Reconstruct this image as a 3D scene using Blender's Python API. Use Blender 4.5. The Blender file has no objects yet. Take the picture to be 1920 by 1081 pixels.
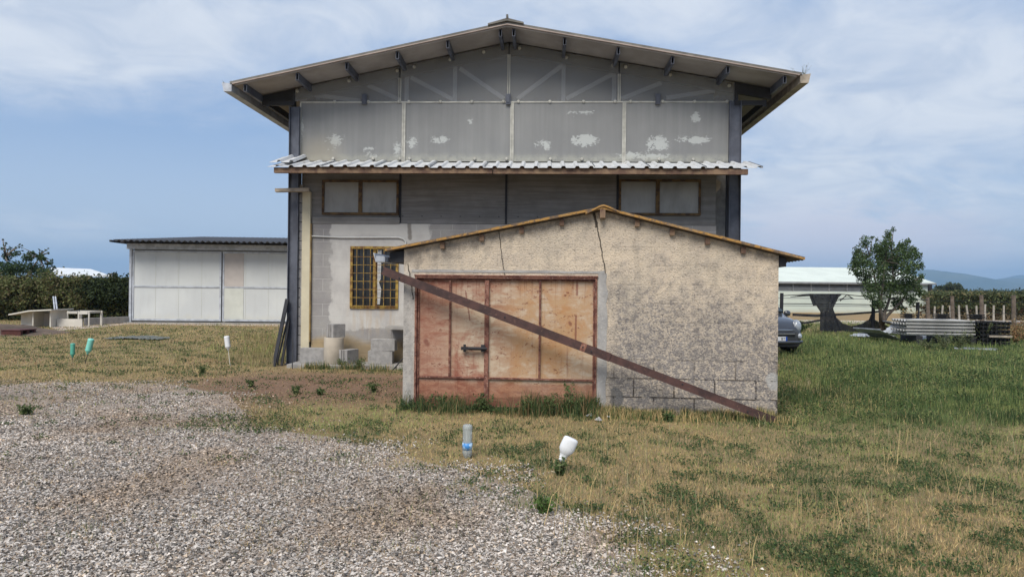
import bpy, math, random
import numpy as np
from mathutils import Vector, Matrix
random.seed(7); RNG = np.random.default_rng(11)
rad = math.radians
sc = bpy.context.scene
COL = sc.collection
# ------------------------------------------------------------------ camera
F = 1350.0; CX, CY = 960.0, 540.5; CAMH = 1.6
PITCH, ROLL = rad(0.19), rad(0.6)
CR = Matrix.Rotation(math.pi/2 + PITCH, 3, 'X') @ Matrix.Rotation(ROLL, 3, 'Z')
cam = bpy.data.cameras.new('camera'); camo = bpy.data.objects.new('camera', cam); COL.objects.link(camo)
camo.matrix_world = Matrix.Translation((0, 0, CAMH)) @ CR.to_4x4()
cam.sensor_width = 36; cam.lens = 36*F/1920; cam.clip_end = 30000; cam.clip_start = 0.05
sc.camera = camo
# ------------------------------------------------------------------ light
SUN_EL, SUN_AZ = 50, 200          # azimuth measured from +Y clockwise (behind the camera, a little left)
sunl = bpy.data.lights.new('sun', 'SUN'); sunl.energy = 2.75; sunl.angle = rad(32); sunl.color = (1.0, 0.94, 0.84)
suno = bpy.data.objects.new('sun', sunl); COL.objects.link(suno)
sd = Vector((math.sin(rad(SUN_AZ))*math.cos(rad(SUN_EL)), math.cos(rad(SUN_AZ))*math.cos(rad(SUN_EL)), math.sin(rad(SUN_EL))))
suno.rotation_euler = sd.to_track_quat('Z', 'Y').to_euler()
suno.location = sd*50
sc.view_settings.view_transform = 'Standard'; sc.view_settings.look = 'None'
sc.view_settings.exposure = 0.54; sc.view_settings.gamma = 1
sc.render.resolution_x = 1024; sc.render.resolution_y = 576

# ------------------------------------------------------------------ node helper
class S:
    def __init__(s, n, k): s.n = n; s.k = k
    def _m(s, op, o, rev=False):
        return s.n.math(op, o, s) if rev else s.n.math(op, s, o)
    def __add__(s, o): return s._m('ADD', o)
    __radd__ = __add__
    def __sub__(s, o): return s._m('SUBTRACT', o)
    def __rsub__(s, o): return s._m('SUBTRACT', o, True)
    def __mul__(s, o): return s._m('MULTIPLY', o)
    __rmul__ = __mul__
    def __truediv__(s, o): return s._m('DIVIDE', o)
class NB:
    def __init__(s, nt):
        s.nt = nt; s._c = None
    def node(s, t, **kw):
        n = s.nt.nodes.new(t)
        for k, v in kw.items(): setattr(n, k, v)
        return n
    def put(s, sock, v):
        if isinstance(v, S): s.nt.links.new(v.k, sock)
        elif isinstance(v, (tuple, list)):
            sock.default_value = (*v, 1.0) if (len(v) == 3 and len(sock.default_value) == 4) else v
        else: sock.default_value = v
    def math(s, op, *a, clamp=False):
        n = s.node('ShaderNodeMath', operation=op, use_clamp=clamp)
        for i, v in enumerate(a): s.put(n.inputs[i], v)
        return S(s, n.outputs[0])
    def obj(s):
        if s._c is None: s._c = s.node('ShaderNodeTexCoord')
        return S(s, s._c.outputs['Object'])
    def gen(s):
        if s._c is None: s._c = s.node('ShaderNodeTexCoord')
        return S(s, s._c.outputs['Generated'])
    def xyz(s, v=None):
        n = s.node('ShaderNodeSeparateXYZ'); s.put(n.inputs[0], v or s.obj()); return [S(s, o) for o in n.outputs]
    def vec(s, x, y, z):
        n = s.node('ShaderNodeCombineXYZ'); [s.put(n.inputs[i], q) for i, q in enumerate((x, y, z))]; return S(s, n.outputs[0])
    def scale(s, v, sx, sy, sz):
        n = s.node('ShaderNodeMapping'); s.put(n.inputs[0], v); n.inputs['Scale'].default_value = (sx, sy, sz); return S(s, n.outputs[0])
    def noise(s, sc_, det=3, ro=.55, v=None, dist=0):
        n = s.node('ShaderNodeTexNoise'); s.put(n.inputs['Vector'], v or s.obj())
        n.inputs['Scale'].default_value = sc_; n.inputs['Detail'].default_value = det; n.inputs['Roughness'].default_value = ro
        n.inputs['Distortion'].default_value = dist; return S(s, n.outputs[0])
    def vor(s, sc_, v=None, feat='F1', col=False):
        n = s.node('ShaderNodeTexVoronoi', feature=feat); s.put(n.inputs['Vector'], v or s.obj()); n.inputs['Scale'].default_value = sc_
        return S(s, n.outputs['Color' if col else 'Distance'])
    def sm(s, x, a, b):
        n = s.node('ShaderNodeMapRange', interpolation_type='SMOOTHSTEP'); s.put(n.inputs[0], x)
        n.inputs[1].default_value = a; n.inputs[2].default_value = b; return S(s, n.outputs[0])
    def lin(s, x, a, b, c, d):
        n = s.node('ShaderNodeMapRange'); s.put(n.inputs[0], x)
        for i, q in enumerate((a, b, c, d)): n.inputs[i+1].default_value = q
        return S(s, n.outputs[0])
    def mix(s, f, a, b):
        n = s.node('ShaderNodeMix', data_type='RGBA'); s.put(n.inputs[0], f); s.put(n.inputs[6], a); s.put(n.inputs[7], b); return S(s, n.outputs[2])
    def mul(s, c, f):      # colour * scalar
        n = s.node('ShaderNodeVectorMath', operation='SCALE'); s.put(n.inputs[0], c if isinstance(c, S) else tuple(c)); s.put(n.inputs['Scale'], f); return S(s, n.outputs[0])
    def attr(s, name):
        n = s.node('ShaderNodeAttribute', attribute_name=name); return S(s, n.outputs['Color'])
    def seg(s, x, z, x0, z0, x1, z1):
        dx, dz = x1-x0, z1-z0; L2 = dx*dx+dz*dz
        t = s.math('ADD', (x-x0)*(dx/L2), (z-z0)*(dz/L2), clamp=True)
        ex = x-x0-t*dx; ez = z-z0-t*dz
        return s.math('SQRT', ex*ex+ez*ez)
    def ell(s, x, z, cx, cz, rx, rz):
        ex = (x-cx)/rx; ez = (z-cz)/rz
        return s.math('SQRT', ex*ex+ez*ez)
    def brick(s, vec, w, h, mortar=.01, off=.5):
        n = s.node('ShaderNodeTexBrick'); s.put(n.inputs['Vector'], vec); n.offset = off
        n.inputs['Scale'].default_value = 1; n.inputs['Mortar Size'].default_value = mortar; n.inputs['Mortar Smooth'].default_value = .2
        n.inputs['Brick Width'].default_value = w; n.inputs['Row Height'].default_value = h
        n.inputs['Color1'].default_value = (0, 0, 0, 1); n.inputs['Color2'].default_value = (1, 1, 1, 1)
        return S(s, n.outputs['Fac']), S(s, n.outputs['Color'])
MATS = {}
def mat(name, fn):
    m = bpy.data.materials.new(name); m.use_nodes = True; nt = m.node_tree
    b = nt.nodes['Principled BSDF']; n = NB(nt); r = fn(n)
    n.put(b.inputs['Base Color'], r.get('c', (.5, .5, .5)))
    n.put(b.inputs['Roughness'], r.get('r', .7)); n.put(b.inputs['Metallic'], r.get('m', 0.0))
    b.inputs['Specular IOR Level'].default_value = r.get('s', .35)
    if 'tr' in r: b.inputs['Transmission Weight'].default_value = r['tr']; b.inputs['IOR'].default_value = r.get('ior', 1.45)
    if 'a' in r: n.put(b.inputs['Alpha'], r['a'])
    if 'coat' in r: b.inputs['Coat Weight'].default_value = r['coat']; b.inputs['Coat Roughness'].default_value = .1
    if 'b' in r:
        h, st, di = r['b']; bn = n.node('ShaderNodeBump'); n.put(bn.inputs['Height'], h); bn.inputs['Strength'].default_value = st; bn.inputs['Distance'].default_value = di
        nt.links.new(bn.outputs[0], b.inputs['Normal'])
    if 'sub' in r:   # thin leaf translucency
        out = nt.nodes['Material Output']; tl = n.node('ShaderNodeBsdfTranslucent'); n.put(tl.inputs[0], r['c']); mx = n.node('ShaderNodeMixShader'); mx.inputs[0].default_value = r['sub']
        nt.links.new(b.outputs[0], mx.inputs[1]); nt.links.new(tl.outputs[0], mx.inputs[2]); nt.links.new(mx.outputs[0], out.inputs[0])
    MATS[name] = m; return m
def simple(name, c, r=.7, m=0.0, var=.25, sc_=6, bump=0, bsc=40, c2=None, s=.35, **kw):
    def fn(n):
        f = n.noise(sc_, 5, .6); c2_ = c2 or tuple(x*(1-var) for x in c)
        d = dict(c=n.mix(n.sm(f, .35, .65), c, c2_), r=r, m=m, s=s); d.update(kw)
        if bump: d['b'] = (n.noise(bsc, 4), bump, .01)
        return d
    return mat(name, fn)
# ------------------------------------------------------------------ world
W = bpy.data.worlds.new('World'); sc.world = W; W.use_nodes = True
wn = NB(W.node_tree)
sky = wn.node('ShaderNodeTexSky'); sky.sky_type = 'NISHITA'; sky.sun_disc = False
sky.sun_elevation = rad(SUN_EL); sky.sun_rotation = rad(SUN_AZ); sky.air_density = 1.2; sky.dust_density = 2.0
D = wn.gen(); dx, dy, dz = wn.xyz(D)
el = wn.math('MAXIMUM', dz, 0.0)
grad = wn.mix(wn.sm(el, 0.0, .27), (5.1, 5.9, 7.1), (2.1, 3.3, 5.6))
base = wn.mix(.78, S(wn, sky.outputs[0]), grad)
# clouds on a flat layer seen in perspective
cu = dx/(el+.16); cv = dy/(el+.16)
cp = wn.vec(cu, cv*1.0, 3.7)
n1 = wn.noise(.9, 7, .62, cp, .6); n2 = wn.noise(.38, 4, .55, wn.vec(cu*1.0, cv*.9, 9.2), .3); n3 = wn.noise(3.2, 6, .6, cp, .8)
rx = dx/wn.math('MAXIMUM', dy, .05); rz = dz/wn.math('MAXIMUM', dy, .05)      # view-independent tangent coordinates of the northern sky
def blob(px, py, wx, wy, k):
    r = wn.ell(rx, rz, (px-960)/F, (545-py)/F, wx/F, wy/F)
    return (1.0-wn.sm(r, 0.15, 1.0))*k
bl = blob(120, 60, 520, 260, .50) + blob(1650, 120, 660, 280, .50) + blob(1500, 350, 300, 70, .42) + blob(1640, 455, 420, 100, .62) \
   + blob(560, 40, 420, 160, .24) + blob(980, 0, 500, 120, .22) + blob(60, 430, 320, 60, .14) - blob(300, 380, 620, 190, .25) - blob(1800, 300, 330, 90, .12) - blob(850, 100, 260, 90, .05)
n4 = wn.noise(9, 6, .65, cp, 1.2); n5 = wn.noise(1.0, 7, .68, wn.vec(rx*5, rz*17+rx*2, 2.2), .7); stk = (n5-.42)*blob(1560, 370, 520, 130, 1.5); dens = wn.sm(n1*.50 + n2*.46 + n3*.12 + n4*.06 + stk + bl*.54 + (1.0-wn.sm(el, .0, .13))*.10, .51, .86)
cloudc = wn.mix(wn.sm(n3*.6+n2*.4, .35, .62), (4.4, 5.0, 6.0), (6.5, 6.8, 7.2))
warm = blob(1600, 450, 480, 120, .9)
cloudc = wn.mix(warm, cloudc, (6.6, 6.2, 6.7))
skyc = wn.mix(dens*.86, base, cloudc)
bg = W.node_tree.nodes['Background']; W.node_tree.links.new(skyc.k, bg.inputs[0]); bg.inputs[1].default_value = 0.091

# ------------------------------------------------------------------ pixel -> place
CRn = np.array(CR)
def ray(px, py):
    d = CR @ Vector(((px-CX)/F, -(py-CY)/F, -1.0)); return d
def G(px, py, z=0.0):
    d = ray(px, py); t = (z-CAMH)/d.z; return Vector((d.x*t, d.y*t, z))
def AT(px, py, Y):
    d = ray(px, py); t = Y/d.y; return Vector((d.x*t, Y, CAMH+d.z*t))
class Frame:
    def __init__(s, px, depth, th):
        s.o = AT(px, 545, depth); s.o.z = 0; s.th = rad(th)
        s.ux = Vector((math.cos(s.th), math.sin(s.th), 0)); s.vy = Vector((-math.sin(s.th), math.cos(s.th), 0))
    def p(s, px, py, v=0.0):              # local (u, z) of the pixel on the local plane v
        d = ray(px, py); c = Vector((0, 0, CAMH)); t = (v - (c-s.o).dot(s.vy))/d.dot(s.vy); q = c+d*t-s.o
        return q.dot(s.ux), q.z
    def g(s, px, py):                     # local (u, v) on the ground
        q = G(px, py)-s.o; return q.dot(s.ux), q.dot(s.vy)
def project(X, Y, Z=0.0):
    P = np.stack([X, Y, np.full_like(X, Z)-CAMH], -1) @ CRn       # into camera axes
    return CX+F*P[:, 0]/-P[:, 2], CY-F*P[:, 1]/-P[:, 2]
# ------------------------------------------------------------------ objects
def tagp(o, label=None, cat=None, group=None, kind=None):
    if label: o['label'] = label
    if cat: o['category'] = cat
    if group: o['group'] = group
    if kind: o['kind'] = kind
    return o
def thing(name, label, cat, loc=(0, 0, 0), rz=0.0, group=None):
    o = bpy.data.objects.new(name, None); COL.objects.link(o); o.location = loc; o.rotation_euler = (0, 0, rz); o.empty_display_size = .1
    return tagp(o, label, cat, group)
class MB:
    def __init__(s): s.v = []; s.f = []; s.m = []
    def add(s, vs, fs, m=0):
        b = len(s.v); s.v += [tuple(q) for q in vs]; s.f += [tuple(i+b for i in f) for f in fs]; s.m += [m]*len(fs); return s
    def box(s, x0, x1, y0, y1, z0, z1, m=0):
        return s.add([(x0, y0, z0), (x1, y0, z0), (x1, y1, z0), (x0, y1, z0), (x0, y0, z1), (x1, y0, z1), (x1, y1, z1), (x0, y1, z1)],
                     [(0, 3, 2, 1), (4, 5, 6, 7), (0, 1, 5, 4), (1, 2, 6, 5), (2, 3, 7, 6), (3, 0, 4, 7)], m)
    def prism(s, pts, y0, y1, m=0):       # outline of (x, z) counter-clockwise seen from -y, extruded y0..y1
        n = len(pts); vs = [(x, y0, z) for x, z in pts]+[(x, y1, z) for x, z in pts]
        fs = [tuple(range(n)), tuple(range(2*n-1, n-1, -1))]+[(i, i+n, (i+1) % n+n, (i+1) % n) for i in range(n)]
        return s.add(vs, fs, m)
    def bar(s, a, b, w, h, up=(0, 0, 1), m=0):
        a, b = Vector(a), Vector(b); d = (b-a).normalized(); sd_ = d.cross(Vector(up))
        if sd_.length < 1e-4: sd_ = Vector((1, 0, 0))
        sd_.normalize(); u = sd_.cross(d); o = [sd_*sx*w/2+u*sy*h/2 for sx, sy in ((-1, -1), (1, -1), (1, 1), (-1, 1))]
        return s.add([a+q for q in o]+[b+q for q in o], [(0, 1, 2, 3), (7, 6, 5, 4), (0, 4, 5, 1), (1, 5, 6, 2), (2, 6, 7, 3), (3, 7, 4, 0)], m)
    def tube(s, pts, r, n=8, m=0, caps=True):
        pts = [Vector(p) for p in pts]; rs = r if isinstance(r, (list, tuple)) else [r]*len(pts); b = []
        for i, p in enumerate(pts):
            d = (pts[min(i+1, len(pts)-1)]-pts[max(i-1, 0)]).normalized(); a = d.cross(Vector((0.31, .13, .94)))
            if a.length < 1e-3: a = Vector((1, 0, 0))
            a.normalize(); c = d.cross(a)
            b += [p+(a*math.cos(2*math.pi*k/n)+c*math.sin(2*math.pi*k/n))*rs[i] for k in range(n)]
        fs = [(i*n+k, i*n+(k+1) % n, (i+1)*n+(k+1) % n, (i+1)*n+k) for i in range(len(pts)-1) for k in range(n)]
        if caps: fs += [tuple(range(n-1, -1, -1)), tuple((len(pts)-1)*n+k for k in range(n))]
        return s.add(b, fs, m)
    def lathe(s, prof, n=16, c=(0, 0, 0), sq=1.0, m=0):
        b = [(c[0]+r*math.cos(2*math.pi*k/n), c[1]+r*sq*math.sin(2*math.pi*k/n), c[2]+z) for r, z in prof for k in range(n)]
        fs = [(i*n+k, i*n+(k+1) % n, (i+1)*n+(k+1) % n, (i+1)*n+k) for i in range(len(prof)-1) for k in range(n)]
        fs += [tuple(range(n-1, -1, -1)), tuple((len(prof)-1)*n+k for k in range(n))]
        return s.add(b, fs, m)
    def ribbed(s, A, L, Wv, pitch, amp, th=.006, kind='wave', m=0, bend=None):
        A, L, Wv = Vector(A), Vector(L), Vector(Wv); nrm = L.cross(Wv).normalized()
        if nrm.z < 0: nrm = -nrm
        wl = Wv.length
        if kind == 'wave':
            ts = np.arange(0, wl, pitch/8); ts = list(ts)+[wl]; pr = [amp*math.cos(2*math.pi*t/pitch) for t in ts]
        else:
            ts, pr = [], []; k = 0
            while k*pitch < wl:
                for a, h in ((0, 0), (.62, 0), (.72, 1), (.90, 1)): ts.append(min((k+a)*pitch, wl)); pr.append(h*amp)
                k += 1
            ts.append(wl); pr.append(0)
        n = len(ts); vs = []
        for off in (0, -th):
            for e in (0, 1):
                for t, h in zip(ts, pr): vs.append(A+L*e+Wv*(t/wl)+nrm*(h+off))
        fs = []
        for i in range(n-1):
            fs += [(i, i+1, n+i+1, n+i), (2*n+i+1, 2*n+i, 3*n+i, 3*n+i+1), (i+1, i, 2*n+i, 2*n+i+1), (n+i, n+i+1, 3*n+i+1, 3*n+i)]
        fs += [(0, n, 3*n, 2*n), (n-1, 3*n-1, 4*n-1, 2*n-1)]
        return s.add(vs, fs, m)
    def build(s, name, mt, parent=None, bevel=0, smooth=False, sub=0):
        me = bpy.data.meshes.new(name); me.from_pydata(s.v, [], s.f)
        for q in (mt if isinstance(mt, (list, tuple)) else [mt]): me.materials.append(MATS[q] if isinstance(q, str) else q)
        for p, k in zip(me.polygons, s.m): p.material_index = k; p.use_smooth = smooth
        me.validate(); me.update(); o = bpy.data.objects.new(name, me); COL.objects.link(o)
        if parent: o.parent = parent
        import bmesh
        bm = bmesh.new(); bm.from_mesh(me); bmesh.ops.recalc_face_normals(bm, faces=bm.faces); bm.to_mesh(me); bm.free()
        if sub: md = o.modifiers.new('s', 'SUBSURF'); md.levels = md.render_levels = sub
        if bevel: md = o.modifiers.new('b', 'BEVEL'); md.width = bevel; md.segments = 2; md.limit_method = 'ANGLE'
        return o
def copy_tree(root, loc, rz=None, label=None):
    r = root.copy(); COL.objects.link(r); r.location = loc
    if rz is not None: r.rotation_euler.z = rz
    if label: r['label'] = label
    for ch in root.children:
        c = ch.copy(); COL.objects.link(c); c.parent = r
        for g in ch.children: d = g.copy(); COL.objects.link(d); d.parent = c
    return r
def npmesh(name, V, k, Cc, mt, parent=None):       # V: (n*k,3) every k verts one face set given by k (3 tri, 4 quad)
    me = bpy.data.meshes.new(name); nv = len(V); nf = nv//k
    me.vertices.add(nv); me.vertices.foreach_set('co', V.astype(np.float32).ravel())
    me.loops.add(nv); me.loops.foreach_set('vertex_index', np.arange(nv, dtype=np.int32))
    me.polygons.add(nf); me.polygons.foreach_set('loop_start', np.arange(0, nv, k, dtype=np.int32))
    me.update(calc_edges=True)
    if Cc is not None:
        a = me.color_attributes.new('Col', 'FLOAT_COLOR', 'POINT'); c4 = np.ones((nv, 4), np.float32); c4[:, :3] = np.repeat(Cc, k, 0); a.data.foreach_set('color', c4.ravel())
    me.materials.append(MATS[mt]); o = bpy.data.objects.new(name, me); COL.objects.link(o)
    if parent: o.parent = parent
    return o
# value noise on the ground plane
_L = RNG.random((256, 256))
def vn(x, y, s, seed=0):
    x = x/s+seed*17.3+1000; y = y/s+seed*31.7+1000; xi = np.floor(x).astype(int); yi = np.floor(y).astype(int); fx = x-xi; fy = y-yi
    fx = fx*fx*(3-2*fx); fy = fy*fy*(3-2*fy); g = lambda a, b: _L[a % 256, b % 256]
    return (g(xi, yi)*(1-fx)+g(xi+1, yi)*fx)*(1-fy)+(g(xi, yi+1)*(1-fx)+g(xi+1, yi+1)*fx)*fy
def fbm(x, y, s, seed=0): return (vn(x, y, s, seed)+.5*vn(x, y, s/2.1, seed+1)+.25*vn(x, y, s/4.3, seed+2))/1.75
def inpoly(X, Y, P):
    r = np.zeros(len(X), bool); n = len(P)
    for i in range(n):
        x0, y0 = P[i]; x1, y1 = P[(i+1) % n]
        if y0 == y1: continue
        c = ((y0 > Y) != (y1 > Y)) & (X < (x1-x0)*(Y-y0)/(y1-y0)+x0); r ^= c
    return r
def ss(x, a, b): t = np.clip((x-a)/(b-a), 0, 1); return t*t*(3-2*t)

# ================================================================== materials
simple('steel', (.12, .13, .16), .55, .25, .35, 3, .15, 30, c2=(.075, .08, .10))
simple('steel_dark', (.035, .035, .04), .6, .2, .3, 5)
simple('concrete', (.36, .34, .31), .92, 0, .35, 4, .5, 60, c2=(.26, .25, .24))
simple('block', (.36, .345, .33), .95, 0, .3, 8, .9, 90, c2=(.27, .26, .25))
simple('pipe_cement', (.48, .42, .34), .85, 0, .2, 3, .2, 60)
simple('wood_old', (.24, .16, .10), .85, 0, .5, 5, .5, 40, c2=(.12, .07, .05))
simple('wood_pale', (.42, .36, .29), .85, 0, .4, 5, .5, 40)
simple('galv', (.50, .53, .58), .55, .12, .3, 4, .2, 20)
simple('alu', (.50, .49, .44), .6, .2, .3, 5)
simple('white_metal', (.70, .71, .72), .5, .1, .2, 4, .1, 10)
simple('truss_white', (.90, .90, .90), .6, 0, .03, 3)
simple('black_plastic', (.012, .012, .013), .85, 0, .3, 5)
simple('dark_gap', (.01, .01, .01), .9)
simple('bark', (.12, .095, .075), .95, 0, .4, 8, .8, 50, c2=(.20, .17, .14))
simple('post_wood', (.19, .15, .12), .95, 0, .4, 5, .6, 40)
simple('post_pale', (.42, .38, .32), .95, 0, .3, 5)
simple('pvc', (.62, .62, .60), .5, 0, .15, 5)
simple('asphalt', (.2, .2, .2), .95)
def _beam(n):
    x, y, z = n.xyz(); f = n.noise(5, 6, .65); g = n.noise(28, 4, .6)
    c = n.mix(n.sm(f, .38, .62), (.045, .026, .024), (.085, .043, .037)); c = n.mix(n.sm(g, .60, .72)*.5, c, (.21, .12, .09))
    return dict(c=c, r=.62, s=.3, b=(g, .25, .01))
mat('beam_paint', _beam)
def _cem(n):
    f = n.noise(3, 6, .65); g = n.noise(22, 5, .65); c = n.mix(n.sm(f, .35, .65), (.42, .40, .375), (.29, .28, .27)); c = n.mix(n.sm(g, .58, .68)*.55, c, (.56, .53, .47))
    return dict(c=c, r=.92, b=(g+n.noise(60, 3)*.5, .6, .012))
mat('render_grey', _cem)
def _leaf(n): return dict(c=n.attr('Col'), r=.7, s=.2, sub=.3)
mat('leaf', _leaf)
def _stone(n): return dict(c=n.attr('Col'), r=.9, s=.25)
mat('stone', _stone)

MF = Frame(545, 15.3, -2.5)       # main building: gable plane v=0, left corner at u=0
SF = Frame(757, 9.75, -5.6)       # small shed: front wall plane v=0
# ================================================================== MAIN BUILDING
def mp(px, py, v=0.0): return MF.p(px, py, v)
OH = -0.85
uL, zL = mp(446, 159, OH); uA, zA = mp(951, 50, OH); uR, zR = mp(1488, 143, OH)
zE = (zL+zR)/2
bu0 = mp(545, 400)[0]+.0; bu1 = mp(1386, 400)[0]; BW = bu1; DEP = 19.0
def roofz(u): return zL+(zA-zL)*(u-uL)/(uA-uL) if u < uA else zR+(zA-zR)*(u-uR)/(uA-uR)
zt = mp(950, 303)[1]                # bottom of the big cladding
zr = (mp(560, 194)[1]+mp(1370, 188)[1])/2   # joint between the two cladding rows
zm = mp(700, 419)[1]               # bottom of the dark panels / top of blocks
uc0 = mp(563, 250)[0]; uc1 = mp(1367, 250)[0]
def _clad(n):
    x, y, z = n.xyz(); st = n.noise(1.0, 5, .6, n.scale(n.obj(), 9, 1, .35)); big = n.noise(.8, 4, .5)
    c = n.mix(n.sm(st, .34, .70), (.215, .218, .215), (.245, .247, .243)); c = n.mix(n.sm(big, .35, .7)*.5, c, (.155, .157, .16))
    # old film still stuck in patches
    fl = n.noise(5, 7, .75); n6 = n.noise(22, 5, .7, n.scale(n.obj(), .8, 1, 1.5)); fl2 = n.noise(4.1, 7, .75, n.scale(n.obj(), 1, 1, 1.8)); m = None
    for (px, py, wx, wy, k) in ((1093, 210, 24, 6, 1), (1097, 263, 30, 15, 1.2), (1022, 273, 15, 12, .95), (1235, 270, 24, 18, 1.1), (1303, 262, 36, 9, 1.2), (1305, 221, 12, 12, 1),
                                (880, 226, 9, 8, .9), (826, 262, 20, 7, .85), (772, 268, 14, 12, .8), (628, 262, 18, 20, .62), (692, 279, 14, 6, .75), (700, 292, 14, 5, .7), (1180, 293, 26, 9, .95), (1215, 293, 50, 8, 1), (745, 280, 12, 20, .6), (565, 240, 6, 40, .6)):
        u, w = mp(px, py); r = n.ell(x+(fl-.5)*.55, z+(fl2-.5)*.42, u, w, wx*15.0/F*1.0, wy*15.0/F*.85)
        q = n.sm((.98-r)*k+(fl-.5)*2.6+(n6-.5)*2.4, .20, .34); q = q*n.sm(r, 1.6, 1.2)
        m = q if m is None else n.math('MAXIMUM', m, q)
    c = n.mix(m*.75, c, (.47, .49, .475))
    low = 1.0-n.sm(z, zt+.02, zt+.22); c = n.mix(low*n.sm(fl, .3, .6)*.7, c, (.40, .40, .34))
    warmst = 1.0-n.sm(n.ell(x, z, mp(600, 290)[0], mp(600, 290)[1], .7, .6), .1, 1); c = n.mix(warmst*.5, c, (.36, .32, .24))
    return dict(c=c, r=.55, s=.35, b=(n.noise(1, 2, .5, n.scale(n.obj(), 60, 1, .5)), .12, .01))
def _clad_up(n):
    d = _clad(n); d['c'] = n.mul(d['c'], 1.35); return d
mat('cladding', _clad)
m2 = mat('cladding_clear', _clad_up)
nt = m2.node_tree; tb = nt.nodes.new('ShaderNodeBsdfTransparent'); tb.inputs[0].default_value = (.97, .98, 1, 1)
for mm, k in ((m2, .58),):
    nt = mm.node_tree; tb = [q for q in nt.nodes if q.type == 'BSDF_TRANSPARENT'][0]; mx = nt.nodes.new('ShaderNodeMixShader'); mx.inputs[0].default_value = k
    b = nt.nodes['Principled BSDF']; nt.links.new(b.outputs[0], mx.inputs[1]); nt.links.new(tb.outputs[0], mx.inputs[2]); nt.links.new(mx.outputs[0], nt.nodes['Material Output'].inputs[0])
def _mid(n):
    x, y, z = n.xyz(); st = n.noise(1.2, 7, .68, n.scale(n.obj(), .7, 1, 14)); g = n.noise(2.2, 4, .6); f = n.noise(40, 3)
    c = n.mix(n.sm(st, .36, .66), (.175, .165, .152), (.25, .24, .228)); c = n.mix(n.sm(g, .4, .7)*.35, c, (.11, .10, .095))
    return dict(c=c, r=.75, b=(st, .2, .01))
mat('mid_panel', _mid)
def _blk(n):
    x, y, z = n.xyz(); v = n.vec(x+.06, z+.02, 0.0); wob = n.noise(7, 3)
    fac, colr = n.brick(v, .50, .262, .007); f = n.noise(2.0, 6, .62); g = n.noise(45, 4, .6); h = n.noise(.9, 4, .6)
    c = n.mix(n.sm(f, .35, .65), (.34, .325, .305), (.27, .255, .25)); c = n.mix(n.sm(g, .4, .7)*.3, c, (.22, .21, .20))
    c = n.mix(fac*.55, c, (.50, .48, .45))
    # thin plaster coat round the window, blocks bare at the left and the base
    uw0, zw0 = mp(622, 455); uw1, zw1 = mp(760, 610)
    e = (wob-.5)*.22+(n.noise(2.4, 4)-.5)*.35
    pl = n.sm(x+e, uw0-.04, uw0+.02)*n.sm(z+e, zw1-.10, zw1-.04)
    pl = pl*(1.0-n.sm(x+e*1.5, mp(805, 400)[0], mp(812, 400)[0]))
    pc = n.mix(n.sm(n.noise(1.6, 6, .65), .35, .65), (.53, .51, .475), (.41, .39, .37)); pc = n.mix(fac*.14, pc, (.30, .29, .28))
    topp = n.sm(z+e*.5, mp(700, 440)[1]-.03, mp(700, 440)[1]+.03); pc = n.mix(topp*.5, pc, (.56, .54, .50))
    c = n.mix(pl, c, pc)
    st = n.seg(x, z, *mp(767, 418), *mp(769, 446)); c = n.mix((1.0-n.sm(st+(wob-.5)*.05, .02, .06))*.7, c, (.13, .11, .09))
    rst = n.noise(3, 4, .6, n.scale(n.obj(), 4, 1, .5)); uw = mp(700, 578); below = (1.0-n.sm(n.ell(x, z, uw[0], uw[1]-.15, .75, .55), .4, 1.0))*n.sm(rst, .42, .62)
    c = n.mix(below*.35, c, (.42, .30, .17))
    # ochre splash at the base
    base = (1.0-n.sm(z+(n.noise(1.1, 4, .55)-.5)*.5, .46, .66))
    c = n.mix(base*.85, c, n.mix(n.sm(f, .4, .6), (.40, .29, .15), (.27, .20, .11))); c = n.mix((1.0-n.sm(z+(h-.5)*.3, .05, .32))*.6, c, (.17, .14, .10))
    dk = n.sm(n.noise(1.7, 5, .6), .52, .66)*(1.0-n.sm(z, .55, 1.0)); c = n.mix(dk*.4, c, (.20, .19, .18))
    return dict(c=c, r=.93, b=(n.math('SUBTRACT', g*.4, fac*(1.0-pl)*1.2), .55, .012))
mat('block_wall', _blk)
simple('foam', (.60, .54, .39), .8, 0, .12, 3, .2, 30)
simple('ochre', (.33, .23, .09), .85, 0, .5, 4, .3, 30, c2=(.16, .11, .06))
def _yel(n):
    f = n.noise(9, 6, .7); c = n.mix(n.sm(f, .40, .62), (.38, .25, .055), (.15, .07, .03)); return dict(c=c, r=.7, b=(f, .3, .01))
mat('yellow_rust', _yel)
def _yel2(n):
    f = n.noise(9, 6, .7); c = n.mix(n.sm(f, .45, .58), (.15, .09, .035), (.06, .035, .022)); return dict(c=c, r=.75, b=(f, .3, .01))
mat('brown_rust', _yel2)
def _frost(n):
    f = n.noise(1.2, 5, .6, n.scale(n.obj(), 3, 1, 1)); g = n.noise(.9, 3, .5); c = n.mix(n.sm(f, .35, .65), (.27, .262, .24), (.18, .172, .158)); return dict(c=n.mix(n.sm(g, .4, .6)*.4, c, (.35, .345, .32)), r=.28, s=.5)
mat('frosted', _frost)
simple('pane_dark', (.018, .020, .022), .12, 0, .3, 4, s=.5)
def _rf(n):
    f = n.noise(1.5, 5, .6); return dict(c=n.mix(n.sm(f, .35, .65), (.33, .30, .275), (.25, .225, .205)), r=.8)
mat('soffit', _rf)
simple('roof_top', (.20, .19, .17), .8, 0, .4, 2)
simple('fascia_pink', (.42, .34, .30), .7, 0, .25, 2)
def _can(n):
    f = n.noise(7, 5, .65); return dict(c=n.mix(n.sm(f, .52, .72), (.56, .575, .59), (.34, .32, .29)), r=.5, s=.4)
mat('canopy_white', _can)

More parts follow.
